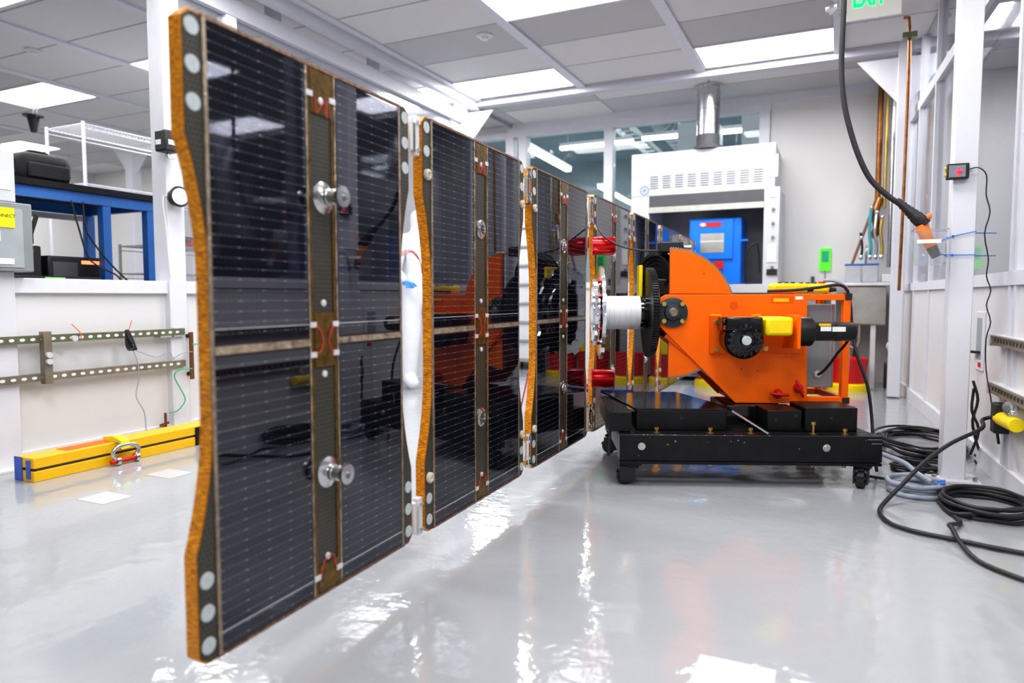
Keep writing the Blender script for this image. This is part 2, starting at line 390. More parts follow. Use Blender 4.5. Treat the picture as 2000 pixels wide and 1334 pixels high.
# ceiling bars, beams, columns of the clean-room frame
mb = MB()
for k in range(-9, 4): x = -.05 + 1.215*k; mb.box(x-.045, x+.045, -4, 7.0, ZC-.02, ZC+.001)
struct('trim_1', mb, 'ceiling_bar')
mb = MB().box(-3.98, .72, 6.98, 7.10, ZC-.07, ZC).box(-3.98, -3.88, -1, 7.04, 2.86, 2.98).box(-3.80, -3.72, -1, 7.04, ZC-.1, ZC)
for y in (1.2, 2.14, 4.1, 5.35): mb.box(-3.97, -3.89, y-.045, y+.045, 2.98, ZC)
struct('trim_2', mb, 'frame_paint')
mb = MB().box(-3.9, .9, YB-.05, YB, ZC-.09, ZC); struct('trim_3', mb, 'white_paint')
struct('trim_6', MB().box(-3.87, -3.83, 7.12, YB-.06, ZC-.05, ZC), 'grey_paint')
def column(x, y, label, w=.12, gus=(), h=ZC, base=True, rz=0):
    t = thing('steel_column', label, 'column', (x, y, 0), rz)
    MB().box(-w/2, w/2, -w/2, w/2, .01, h).build('post', 'white_paint', t, .004)
    if base:
        MB().box(-w/2-.06, w/2+.06, -w/2-.05, w/2+.05, 0, .014).build('base_plate', 'white_paint', t, .002)
        b = MB()
        for i in (-1, 1): b.cyl((i*(w/2+.035), -w/2-.025, .014), (i*(w/2+.035), -w/2-.025, .034), .012, n=6)
        b.build('anchor_bolt', 'steel', t)
    for d in gus:
        dx, dy = d
        if dx: MB().prism([(dx*w/2, 2.98), (dx*(w/2+.32), 2.98), (dx*w/2, 2.60)], -.008, .008, 'xz').build('gusset', 'white_paint', t)
        else: MB().prism([(dy*w/2, 2.98), (dy*(w/2+.32), 2.98), (dy*w/2, 2.60)], -.008, .008, 'yz').build('gusset', 'white_paint', t)
    return t
column(-3.93, 7.02, 'white column with triangular gussets above the second solar panel', .14, [(1,0), (0,-1), (0,1)], base=False)
column(-3.93, 3.14, 'white steel column on the low wall carrying a pressure gauge and small black box', .13)
column(-3.93, 2.10, 'white steel column with bolted foot beside the blue-ended yellow beam', .12, h=1.03)
column(-3.93, 3.66, 'slim white post rising just behind the top corner of the nearest solar panel', .09, base=False)
column(-8.95, 6.6, 'white column with gusset plates beyond the white wire rack', .14, [(1,0), (-1,0)])
column(.47, 7.02, 'white column with wide gussets behind the copper pipes', .10, [(-1,0), (1,0)], base=False)
CX_, CY_ = .53, 3.97
column(CX_, CY_, 'large white column holding the red-lit sensor and the blue strings', .10, rz=RWA)

# ------------------------------------------------------------------ ceiling lights
def troffer(x0, y0, label):
    w_, d_ = 1.12, .565
    t = thing('ceiling_light', label, 'ceiling light', (x0, y0, ZC), 0, 'flat panel ceiling lights')
    MB().box(-.02, w_+.02, -.02, 0, -.012, 0).box(-.02, w_+.02, d_, d_+.02, -.012, 0).box(-.02, 0, 0, d_, -.012, 0).box(w_, w_+.02, 0, d_, -.012, 0).build('frame', 'white_paint', t)
    MB().box(0, w_, 0, d_, -.008, 0).build('diffuser', 'light_diffuser', t)
    L_ = bpy.data.lights.new('panel_lamp', 'AREA'); L_.shape = 'RECTANGLE'; L_.size = w_; L_.size_y = d_; L_.energy = LE
    lo = bpy.data.objects.new('panel_lamp', L_); COL.objects.link(lo); lo.parent = t; lo.location = (w_/2, d_/2, -.02)
LE = 29
for x0, y0, lab in [
    (-1.2, 6.36, 'bright ceiling light over the fume hood and orange machine'),
    (-3.66, 6.33, 'bright ceiling light just above the white gusseted column'),
    (-2.43, 4.53, 'large ceiling light cut off by the top edge over the second solar panel'),
    (.86, 6.36, 'ceiling light seen through the clear curtain past the large white column'),
    (-4.87, 6.33, 'ceiling light peeking over the top edge of the first solar panel'),
    (-6.1, 4.50, 'ceiling light beyond the white column over the wire rack'),
    (-8.55, 4.50, 'ceiling light above the hanging black antenna'),
    (-11.6, 6.0, 'lowest far ceiling light over the black bag'),
    (-6.15, 2.66, 'ceiling light in the top corner above the blue bench'),
    (-1.2, 2.70, 'ceiling light overhead, mirrored at the top of the first solar panel'),
    (.02, .87, 'ceiling light over the camera side of the grey floor'),
    (-2.43, .87, 'ceiling light above the near end of the solar array'),
    (-3.66, 2.70, 'ceiling light above the yellow beam'),
    (-1.2, -.96, 'ceiling light behind the camera over the walkway'),
    (1.24, 2.70, 'ceiling light beyond the clear curtain near the dark shelves'),
    (-6.1, .87, 'ceiling light in the neighbouring bay nearest the camera')]:
    troffer(x0, y0, lab)
W = bpy.data.worlds.new('world'); SC.world = W; W.use_nodes = True
W.node_tree.nodes['Background'].inputs[0].default_value = (.92, .95, 1, 1); W.node_tree.nodes['Background'].inputs[1].default_value = .5

# sprinkler heads and detectors in the ceiling
for x, y, lab in ((-2.75, 4.95+.35, 'small white sprinkler cap in the ceiling above the second solar panel'), (-4.4, 5.25, 'small white sprinkler cap near the frame beam'), (-6.55, 3.9, 'round beige smoke detector on the ceiling above the wire rack')):
    t = thing('ceiling_sprinkler', lab, 'sprinkler', (x, y, ZC))
    MB().lathe((0,0,0), (0,0,-1), [(0, .07), (.012, .07), (.02, .05)]).build('cover', 'sign_beige', t)
    MB().lathe((0,0,-.02), (0,0,-1), [(0, .03), (.02, .03), (.03, .012)]).build('head', 'hinge_white', t)
t = thing('hanging_antenna', 'small black cone antenna hanging from the ceiling on a thin rod', 'antenna', (-7.85, 4.64, 0))
MB().cyl((0,0,2.82), (0,0,ZC), .009).cyl((.06,0,2.82), (.06,0,ZC), .009).build('rod', 'steel', t)
MB().lathe((0,0,2.84), (0,0,-1), [(0,.10),(.012,.10),(.015,.06),(.17,.03),(.18,.025)]).build('cone_body', 'black_plastic', t)

# ------------------------------------------------------------------ low partition on the far side
mb = MB().box(XL-.03, XL+.02, -4, YB, .07, .92)
struct('wall_left', mb, 'white_panel')
mb = MB().box(XL-.05, XL+.05, -4, YB, .92, 1.0)
for y in (.9, 4.35, 5.55, 6.2): mb.box(XL-.05, XL+.035, y-.04, y+.04, .07, .92)
struct('trim_4', mb, 'white_paint', .004)
struct('baseboard_left', MB().box(XL-.04, XL+.045, -4, YB, 0, .075), 'white_paint')
struct('window_2', MB().box(XL-.003, XL+.003, 3.25, 6.95, 1.0, 2.86), 'vinyl_sheet')

# strut rack on the low wall
def strut(a, b, m, name='strut_channel', parent=None, slots=True):
    mb_ = MB(); a = Vector(a); b = Vector(b); d = b-a; L_ = d.length; d.normalize()
    mb_.bar(a, b, .041, .041)
    o = mb_.build(name, m, parent)
    if slots:
        s_ = MB(); n_ = int(L_/.052)
        for k in range(n_):
            c = a + d*(.03+.052*k)
            off_ = Vector((.0215, 0, 0))
            pts = []
            for q in range(12):
                t_ = 2*math.pi*q/12; e1 = .014*math.cos(t_); e2 = .0085*math.sin(t_)
                up = Vector((0,0,1)) if abs(d.z) < .5 else Vector((0,1,0))
                pts.append(c + off_ + d*e1 + up*e2)
            s_.b.faces.new([s_.b.verts.new(p) for p in pts])
        s_.build('slots', 'slot_pale', o)
    return o
t = thing('strut_rack', 'slotted metal strut frame fixed along the low white wall', 'strut rack', (0,0,0))
strut((-3.86, 1.2, .675), (-3.86, 3.16, .675), 'strut_green', 'rail', t)
strut((-3.86, 1.2, .47), (-3.86, 3.16, .47), 'strut_tan', 'rail', t)
strut((-3.835, 2.28, .435), (-3.835, 2.28, .715), 'strut_tan', 'upright', t, False)
MB().box(-3.905, -3.84, 2.98, 3.06, .645, .66).box(-3.905, -3.84, 3.08, 3.16, .645, .70).build('bracket', 'grey_paint', t)
b_ = MB()
for y, z in ((2.28, .59), (2.28, .555), (2.42, .672)): b_.cyl((-3.815, y, z), (-3.80, y, z), .016, n=20)
b_.build('washer', 'hinge_white', t)
t = thing('ground_bar', 'brown copper grounding bar on standoffs with green wires', 'ground bar', (-3.84, 3.20, 0))
MB().box(0, .012, -.013, .013, .36, .67).build('bar', 'bus_brown', t)
MB().cyl((-.07, -.01, .645), (0, 0, .645), .014).cyl((-.07, -.01, .395), (0, 0, .395), .014).build('standoff', 'black_plastic', t)
MB().tube([(.01, 0, .43), (.01, -.10, .43), (.0, -.13, .39), (.01, -.09, .3), (.02, -.07, .23), (.01, -.12, .17), (-.01, -.17, .16)], .004).build('green_wire', 'wire_green', t)
MB().tube([(.015, 0, .59), (.03, .08, .585), (.04, .13, .54), (.03, .3, .5)], .004).build('grey_wire', 'wire_green', t)
MB().tube([(.015, 0, .54), (.03, -.08, .54), (.0, -.15, .5), (-.02, -.18, .47)], .003).build('thin_wire', 'cable_grey', t)
t = thing('small_valve', 'small brown pipe stub with lever standing behind the yellow beam', 'valve', (-3.87, 3.02, 0))
MB().cyl((0,0,0), (0,0,.16), .008).build('stem', 'bus_brown', t); MB().bar((0,-.04,.085), (0,.02,.095), .014).build('lever', 'bus_brown', t)
t = thing('cable_bundle', 'black cable tied in a bundle hanging from the upper strut rail', 'cable', (-3.80, 2.73, 0))
mb = MB()
for k in range(4): mb.tube([(0.0, -.012+.006*k, .70), (.012, .005+.007*k, .64), (.02, .03, .61), (.01, .015*k, .585), (0, -.012+.01*k, .62), (0, -.012+.006*k, .69)], .0055, closed=True)
mb.build('coil', 'cable_black', t)
MB().tube([(.01, .02, .59), (.0, .06, .5), (0, .06, .4), (0, .04, .3), (0, .09, .2), (0, .1, .05)], .0028).build('hanging_cord', 'cable_grey', t)
MB().tube([(.01, .02, .59), (.0, .12, .55), (0, .2, .53), (0, .27, .56), (0, .31, .50)], .0028).build('side_cord', 'cable_grey', t)
MB().tube([(.01, 0, .7), (.01, .01, .73), (.01, .02, .76)], .002).build('red_tie', 'wire_red', t)
tag(MB().tube([(-3.83, 2.47, .66), (-3.82, 2.46, .70), (-3.83, 2.42, .75)], .0025).build('cable_tie', 'orange_label'), 'thin red cable tie on the strut rail beside the upright', 'cable tie')

# yellow spreader beam on the floor
t = thing('spreader_beam', 'yellow steel lifting beam with blue end lying along the low wall', 'lifting beam', (-3.5, 2.0, 0))
MB().box(-.145, 0, 0, 1.42, 0, .052).box(-.145, 0, 0, 1.42, .066, .118).build('channel', 'yellow_paint', t, .003)
MB().box(-.14, -.012, .02, 1.4, .05, .07).build('slot_core', 'dark_interior', t)
MB().box(-.147, -.09, -.006, -.001, .0, .118).box(-.055, -.025, -.006, -.001, .015, .105).build('end_sticker', 'blue_tape', t)
MB().box(-.002, .006, .93, 1.0, -.0, .11).build('end_bracket', 'black_paint', t)
MB().box(-.12, -.03, .18, .42, .118, .120).build('warning_label', 'orange_label', t)
t = thing('lifting_shackle', 'steel bow shackle with red pin hanging from a yellow sling on the beam', 'shackle', (-3.46, 2.45, 0))
MB().tube([(.0, -.055, .03), (.0, -.075, .07), (.0, -.04, .1), (.0, .04, .1), (.0, .075, .07), (.0, .055, .03)], .012, 10).build('bow', 'steel', t)
MB().cyl((0,-.085,.024), (0,.075,.024), .012).build('pin', 'red_plastic', t)
for y in (.05, -.06): MB().lathe((0,y,.024), (0,1,0), [(0,.024),(.02,.024)]).build('pin_eye', 'steel', t)
tag(MB().prism([(-.10, .119), (-.10, .14), (-.02, .15), (.045, .13), (.05, .085), (.038, .085), (.03, .119)], -.02, .03, 'xz').build('lifting_sling', 'sling_yellow', loc=(-3.5, 2.44, 0)), 'yellow webbing sling looped over the yellow beam', 'sling')
for x, y, lab in ((-2.95, 1.98, 'white tape square on the floor nearest the yellow beam'), (-3.06, 2.40, 'white tape square on the floor farther along the yellow beam'), (-.2, 1.66, 'pale painted reflection of a ceiling light on the floor at the bottom edge')):
    tag(MB().box(x-.09, x+.09, y-.07, y+.07, 0, .0015).build('floor_mark', 'floor_patch'), lab, 'tape')  # the bottom-edge patch is a ceiling light's reflection laid on as colour

# box and gauge on the column, electrical box at the frame edge
t = thing('particle_sensor', 'small black sensor box with white label on the white column', 'sensor', (-3.86, 3.045, 1.87))
MB().box(0, .10, -.05, .06, -.07, .06).build('case', 'black_plastic', t, .01)
MB().box(.101, .103, -.03, .02, -.03, .0).box(.015, .06, -.0525, -.0505, -.03, .0).build('white_label', 'paper', t)
MB().tube([(.05, .01, -.07), (.05, .01, -.1), (.06, .04, -.1)], .008).build('hook', 'steel', t)
t = thing('pressure_gauge', 'round pressure gauge with black rim on the white column', 'gauge', (-3.86, 3.13, 1.535))
MB().lathe((0,0,0), (.97,-.24,0), [(0,.05),(.05,.055),(.065,.066),(.075,.062)]).build('housing', 'black_plastic', t)
MB().lathe((.97*.0755,-.24*.0755,0), (.97,-.24,0), [(0,.052),(.002,.052)]).build('dial', 'paper', t)
MB().tube([(0,0,-.04), (-.005, -.08, -.0), (0, -.07, -.2), (0, -.05, -.5)], .005).build('air_tube', 'wire_white', t)
t = thing('disconnect_switch', 'grey electrical disconnect box with side lever and yellow sticker', 'electrical box', (XL+.09, 2.075, 1.2))
MB().box(-.1, .03, -.22, .15, -.17, .18).build('case', 'grey_box', t, .006)
MB().box(.031, .034, -.2, .10, -.15, .15).build('cover', 'grey_paint', t)
MB().box(-.03, .0, .15, .17, -.02, .06).bar((-.015, .165, .03), (-.0, .19, .13), .022, .022).build('lever', 'black_plastic', t)
s_ = MB().box(.036, .038, -.2, .06, .05, .15).build('warning_sticker', 'label_yellow', t)
text('CRANE\nDISCONNECT', .024, (.0385, -.088, .125), (R(90), 0, R(90)), 'text_black', 'sticker_lettering', s_, .0005)
MB().box(.036, .038, -.2, -.01, -.02, .03).box(.036, .038, -.2, .05, -.135, -.105).build('paper_sticker', 'paper', t)
t = thing('paper_box', 'tall pale cabinet with notices above the grey disconnect box', 'cabinet', (XL+.09, 2.09, 1.5))
MB().box(-.09, .03, -.2, .06, -.12, .14).build('case', 'hood_white', t, .006)
MB().box(.031, .033, -.18, .04, -.06, .03).build('notice', 'paper', t)

# ------------------------------------------------------------------ neighbouring bay: bench, bag, racks
t = thing('tall_workbench', 'blue steel bench frame with black top behind the low wall', 'workbench', (-4.75, 2.2, 0))
MB().box(-.8, .03, -1.4, 1.50, 1.622, 1.665).build('top', 'black_paint', t)
MB().box(-.03, .0, -1.38, 1.47, 1.55, 1.62).box(-.76, -.73, -1.38, 1.47, 1.55, 1.62).box(-.729, -.031, 1.42, 1.46, 1.552, 1.618).build('apron', 'blue_paint', t)
MB().box(-.74, -.7, -1.38, 1.38, 1.50, 1.54).build('cable_channel', 'light_grey', t)
for x, y in ((-.035, 1.44), (-.035, -1.35), (-.74, 1.44), (-.74, -1.35), (-.035, 1.09)):
    MB().box(x-.032, x+.028, y-.03, y+.03, 0, 1.548).build('leg', 'blue_paint', t)
MB().box(-.78, .03, -1.4, 1.4, .95, .99).build('worktop', 'black_paint', t)
t = thing('carry_bag', 'black soft carry bag resting on the blue bench', 'bag', (-5.0, 2.98, 1.665))
MB().box(-.13, .13, -.19, .16, 0, .205).build('bag_body', 'bag_black', t, .06)
MB().tube([(0,-.1,.2), (0,-.06,.222), (0,.04,.222), (0,.08,.2)], .012).build('handle', 'black_plastic', t)
MB().box(.125, .15, -.15, .12, .03, .13).build('pocket', 'bag_black', t, .012)
for k, (y, w_, h_, lab) in enumerate(((2.55, .5, .25, 'dark flat monitor on the bench beside the grey electrical box'), (3.05, .42, .19, 'dark equipment case with orange readout on the blue bench'))):
    t = thing('test_instrument', lab, 'instrument', (-5.0, y+.1, .993))
    MB().box(-.15, .12, -w_/2, w_/2, 0, h_).build('case', 'black_plastic', t, .01)
    MB().box(.121, .125, .02, w_/2-.05, h_-.05, h_-.025).build('readout', 'orange_glow' if k else 'dark_interior', t)
    MB().box(.121, .124, -w_/2+.03, -.01, .03, h_-.04).build('screen', 'dark_interior', t)
t = thing('power_strip', 'low black tray with a green lit screen on the bench edge', 'instrument', (-4.76, 2.85, .994))
MB().box(-.06, .04, -.35, .36, 0, .045).build('case', 'black_plastic', t, .006); MB().box(.041, .044, -.03, .1, .008, .035).build('screen', 'green_glow', t)
t = thing('bench_cable', 'pair of thin black cables drooping under the blue bench', 'cable')
MB().tube([(-4.70, 3.0, 1.55), (-4.70, 3.05, 1.35), (-4.70, 3.12, 1.15), (-4.70, 3.3, 1.06), (-4.70, 3.35, .999)], .006).tube([(-4.70, 3.08, 1.55), (-4.70, 3.1, 1.35), (-4.70, 3.25, 1.15), (-4.70, 3.4, 1.01)], .006).build('cable_run', 'cable_black', t)

def wire_rack(x, y, w_, l_, levels, label, h_, m='white_paint'):
    t = thing('wire_rack', label, 'wire rack', (x, y, 0))
    for i in (0, 1):
        for j in (0, 1): MB().cyl((i*w_, j*l_, 0), (i*w_, j*l_, h_), .014, n=10).build('post', m, t)
    for z in levels:
        b = MB().box(0, w_, -.008, .008, z-.005, z+.005).box(0, w_, l_-.008, l_+.008, z-.005, z+.005)
        b.box(-.008, .008, 0, l_, z-.005, z+.005).box(w_-.008, w_+.008, 0, l_, z-.005, z+.005)
        b.box(w_-.006, w_+.006, 0, l_, z-.04, z-.032).box(-.006, .006, 0, l_, z-.04, z-.032)
        for k in range(1, int(l_/.035)): b.bar((0, k*.035, z), (w_, k*.035, z), .005)
        n_ = int(l_/.06)
        for k in range(n_): b.bar((w_, k*.06, z-.036), (w_, k*.06+.03, z), .005).bar((w_, k*.06+.03, z), (w_, k*.06+.06, z-.036), .005)
        b.build('shelf', m, t)
    return t
wire_rack(-6.3, 3.83, .5, 1.5, (1.86, 2.36), 'white wire rack standing behind the blue bench', 2.38)
wire_rack(-6.3, 5.5, .5, 1.4, (1.05, 1.35, 1.9), 'second white wire rack farther along behind the blue bench', 2.0)
wire_rack(-5.7, 4.05, .45, 1.3, (.6, 1.1, 1.34), 'grey wire rack holding red tool cases', 1.36, 'steel')
for x, y, z, lab in ((-5.32, 4.35, 1.352, 'red tool case on the grey wire rack, nearest the bench'), (-5.32, 4.95, 1.352, 'red tool case on the grey wire rack, nearest the solar panel')):
    t = thing('tool_case', lab, 'tool case', (x, y, z))
    MB().box(-.13, .08, -.22, .2, 0, .065).build('case', 'red_plastic', t, .006); MB().box(-.13, .083, -.22, .2, .065, .08).build('lid', 'black_plastic', t)
    MB().box(.084, .1, -.04, .04, .03, .055).build('latch', 'black_plastic', t)
t = thing('hanging_light', 'small work lamp clipped on the grey wire rack', 'lamp', (-5.2, 4.72, 1.35))
MB().ball((0,0,.05), .04, .04, .05).build('lamp_head', 'black_plastic', t); MB().tube([(0,0,.1), (0,.02,.16), (0,-.02,.2)], .006).build('clip', 'brass', t)
t = thing('camera_tripod', 'dark tripod legs standing behind the low wall', 'tripod', (-4.55, 4.0, 0))
for a in (0, 2.1, 4.2): MB().cyl((.25*math.cos(a), .25*math.sin(a), 0), (0, 0, 1.2), .012).build('leg', 'black_plastic', t)
MB().box(-.05, .05, -.05, .05, 1.2, 1.28).build('head', 'black_plastic', t)

# ------------------------------------------------------------------ person in clean-room suit behind the gap of the array
def person(x, y, rz):
    t = thing('person', 'person in white hooded clean-room suit and blue gloves standing behind the array', 'person', (x, y, 0), rz)
    me = bpy.data.meshes.new('suit_body'); bm = bmesh.new()
    V = {}; sk = {
     'pelvis': ((0,0,.98), .165), 'waist': ((0,0,1.12), .15), 'chest': ((0,-.01,1.33), .175), 'neck': ((0,0,1.52), .085), 'skull': ((0,-.01,1.63), .10), 'crown': ((0,0,1.76), .10),
     'hipL': ((.10,0,.92), .115), 'kneeL': ((.12,-.02,.5), .085), 'ankL': ((.13,.01,.1), .065), 'toeL': ((.14,-.17,.05), .05),
     'hipR': ((-.10,0,.92), .115), 'kneeR': ((-.12,-.02,.5), .085), 'ankR': ((-.13,.01,.1), .065), 'toeR': ((-.14,-.17,.05), .05),
     'shL': ((.2,0,1.43), .085), 'elL': ((.29,-.02,1.15), .062), 'wrL': ((.26,-.22,1.04), .045),
     'shR': ((-.2,0,1.43), .085), 'elR': ((-.29,-.02,1.15), .062), 'wrR': ((-.26,-.22,1.04), .045)}
    for k, (p, r_) in sk.items(): V[k] = bm.verts.new(p)
    for a, b in (('pelvis','waist'),('waist','chest'),('chest','neck'),('neck','skull'),('skull','crown'),('pelvis','hipL'),('hipL','kneeL'),('kneeL','ankL'),('ankL','toeL'),
                 ('pelvis','hipR'),('hipR','kneeR'),('kneeR','ankR'),('ankR','toeR'),('chest','shL'),('shL','elL'),('elL','wrL'),('chest','shR'),('shR','elR'),('elR','wrR')):
        bm.edges.new((V[a], V[b]))
    bm.to_mesh(me); bm.free()
    o = bpy.data.objects.new('suit_body', me); COL.objects.link(o); o.parent = t
    s_ = o.modifiers.new('skin', 'SKIN'); s_.use_smooth_shade = True
    if not me.skin_vertices: me.attributes  # layer is created with the modifier
    for i, (k, (p, r_)) in enumerate(sk.items()):
        if me.skin_vertices:
            me.skin_vertices[0].data[i].radius = (r_*1.12, r_*1.12*(.8 if k in ('pelvis','waist','chest') else 1)); me.skin_vertices[0].data[i].use_root = (k == 'pelvis')
    ss = o.modifiers.new('sub', 'SUBSURF'); ss.levels = 2; ss.render_levels = 2
    me.materials.append(M['suit_white'])
    f = MB().ball((0, -.075, 1.66), .07, .05, .095).build('face', 'skin', t)
    MB().ball((0,-.128,1.655), .012, .02, .02).build('nose', 'skin', f)
    MB().ball((.027,-.117,1.685), .012, .008, .008).ball((-.027,-.117,1.685), .012, .008, .008).build('eyes', 'paper', f)
    MB().box(-.025, .025, -.122, -.11, 1.605, 1.613).build('mouth', 'wood_brown', f)
    for sgn in (1, -1):
        g_ = MB()
        bx_ = sgn*.255; g_.ball((bx_, -.27, 1.03), .042, .055, .022)
        for k, (dx, ln_) in enumerate(((-.03, .065), (-.01, .075), (.01, .072), (.03, .058))):
            g_.tube([(bx_+dx, -.30, 1.03), (bx_+dx*1.1, -.30-ln_*.6, 1.015), (bx_+dx*1.1, -.30-ln_, .985)], .0095, 8)
        g_.tube([(bx_-sgn*.035, -.26, 1.03), (bx_-sgn*.065, -.29, 1.02), (bx_-sgn*.07, -.325, 1.0)], .011, 8)
        g_.build('glove', 'glove_blue', t)
person(-3.72, 5.80, R(55))

# white ribbed cabinet seen through the gap between second and third panel
t = thing('drawer_cabinet', 'tall white ribbed shelf unit seen through the gap before the third panel', 'cabinet', (-3.72, 7.75, 0))
mb = MB().box(0, .5, 0, .4, .1, 1.9)
mb.build('case', 'tile_white', t)
mb = MB()
for k in range(8): mb.box(-.01, .51, -.03, 0, .12+.23*k, .135+.23*k)
mb.build('shelf_edge', 'mid_grey', t)
mb = MB()
for k in range(7): mb.box(.02, .48, -.012, 0, .145+.23*k, .34+.23*k)
mb.build('drawer_front', 'hood_white', t)
MB().cyl((.05,.05,0), (.05,.05,.1), .02).cyl((.45,.05,0), (.45,.05,.1), .02).cyl((.05,.35,0), (.05,.35,.1), .02).cyl((.45,.35,0), (.45,.35,.1), .02).build('foot', 'black_plastic', t)

# ------------------------------------------------------------------ solar array
AM = R(1.45); U = Vector((-math.sin(AM), math.cos(AM), 0)); A0 = Vector((-1.178, 0, 0))
PW, PH, PZ, TH_ = .845, 1.372, .112, .034
def outline(W_, H_, n=7):
    def side(z):      # inward offset of the edge at height z
        lo, hi = .24, H_-.25
        if z <= lo or z >= hi: return 0
        zz = min(z-lo, hi-z); t_ = min(zz/.30, 1)
        return .052*(1-(1-t_)**1.9)
    zs = [0.0, .24] + [.24+.30*k/n for k in range(1, n+1)] + [H_-.25-.30*k/n for k in range(n, -1, -1)] + [H_]
    Lp = [(side(z), z) for z in zs]; c = .02
    Lp[0] = (c, 0); Lp.insert(1, (0, c)); Lp[-1] = (0, H_-c); Lp.append((c, H_))
    Rp = [(W_-x, z) for x, z in Lp][::-1]
    return Lp + Rp
def panel_root(s0, label):
    p = A0 + U*s0
    return thing('solar_panel', label, 'solar panel', (p.x, p.y, PZ), R(90)+AM, 'hinged solar panels of the array')
def build_panel(s0, label, spool=False, hinge=None, detail=True, bush=False):
    t = panel_root(s0, label); W_, H_ = PW, PH
    O = outline(W_, H_)
    MB().prism(O, .0005, TH_, 'xz').build('honeycomb_core', 'kapton_edge', t)
    # carbon face: outline shrunk a little, as one thin sheet
    O2 = [(min(max(x, 0)+(.004 if x < W_/2 else -.004), W_), min(max(z, .004), H_-.004)) for x, z in O]
    MB().prism(O2, -.0012, .0004, 'xz').build('face_sheet', 'carbon_dimples', t)
    MB().prism([(x, z) for x, z in O2], TH_, TH_+.001, 'xz').build('back_sheet', 'carbon_dimples', t)
    xs = ((.062, .366), (.475, .782)); zm = .672
    for x0, x1 in xs:
        for z0, z1 in ((.012, zm-.014), (zm+.014, H_-.012)):
            MB().box(x0, x1, -.0032, -.0012, z0, z1).build('cell_array', 'solar_glass', t)
    b = MB()
    for x in (.056, .786): MB().box(x-.0045, x+.0045, -.0045, -.001, .008, H_-.008).build('edge_tape', 'edge_tape', t)
    for z in (.001, H_-.0085): MB().box(.05, W_-.05, -.0042, .0, z, z+.008).build('rim_tape', 'rim_tape', t)
    b = MB()
    for x in (.3745, .4685): b.box(x-.0065, x+.0065, -.004, -.001, .01, H_-.01)
    b.build('centre_tape', 'kapton_patch', t)
    b = MB()
    for x in (.3665, .4765): b.box(x-.0022, x+.0022, -.0052, -.001, .01, H_-.01)
    b.build('bead_line', 'silver_tape', t)
    MB().box(.062, .366, -.006, -.001, zm-.009, zm+.009).box(.477, .782, -.006, -.001, zm-.008, zm+.008).build('bus_tape', 'silver_tape', t)
    for q_ in ((.384, .460, zm-.065, zm+.075), (.3825, .4605, H_-.12, H_-.0125), (.3825, .4605, .0125, .085)): MB().box(q_[0], q_[1], -.0048, -.001, q_[2], q_[3]).build('kapton_patch', 'kapton_patch', t)
    for x0, x1 in xs:
        for z in (.052, zm+.045): MB().box(x0, x1, -.0038, -.001, z, z+.0016).build('bus_wire', 'hinge_white', t)
    if detail:
        b = MB()
        for sx in (1, -1):
            c = .422+sx*.012
            b.tube([(.422+sx*.038, -.006, zm+.042), (c+sx*.01, -.009, zm+.03), (c, -.01, zm+.004), (c+sx*.008, -.009, zm-.022), (.422+sx*.038, -.006, zm-.03)], .0012, 6)
        if not spool or True: b.tube([(.39, -.006, .055), (.395, -.009, .085), (.41, -.009, .10), (.437, -.009, .10), (.445, -.009, .07), (.455, -.006, .055)], .0011, 6)
        b.tube([(.40, -.006, H_-.08), (.40, -.01, H_-.12), (.425, -.012, H_-.09), (.44, -.01, H_-.125), (.445, -.006, H_-.08)], .001, 6)
        b.build('jumper_wire', 'wire_red', t)
        for x in (.377, .467):
            for z in (zm+.045, zm-.032, .055, H_-.075): MB().box(x-.012, x+.012, -.007, -.001, z-.007, z+.007).build('solder_pad', 'hinge_white', t)
        for z in (.10, zm-.085, zm+.10, H_-.085): MB().lathe((.422, -.001, z), (0,-1,0), [(0,.009),(.004,.009),(.006,.005)], 14).build('insert_ring', 'hinge_white', t)
    for x in (.026, W_-.024):
        for k, z in enumerate((1.338, 1.262, 1.186, .183, .112, .04)):
            if bush and k in (2, 3): MB().lathe((x, -.001, z), (0,-1,0), [(0,.018),(.010,.018),(.013,.010),(.008,.007)], 20).build('bushing', 'beige_bush', t)
            else: MB().lathe((x, -.001, z), (0,-1,0), [(0,.0185),(.0022,.018),(.0023,.0035),(.0015,.003)], 24).build('rivet_disc', 'rivet_white', t)
    for z in (1.043, .325):
        if spool:
            q = MB().lathe((.428, -.001, z), (0,-1,0), [(0,.041),(.003,.041),(.010,.028),(.012,.021),(.024,.021),(.026,.018),(.028,.0205),(.032,.0205),(.034,.017),(.036,.0205),(.040,.0205),(.042,.017),(.058,.017),(.059,.027),(.0665,.027),(.067,.011),(.055,.010)], 36)
            q.build('spool', 'steel', t)
        else:
            MB().lathe((.422, -.001, z), (0,-1,0), [(0,.037),(.004,.037),(.006,.030),(.003,.026),(.010,.025),(.011,.018),(-.004,.016),(-.006,.002)], 32).build('grommet', 'steel', t)
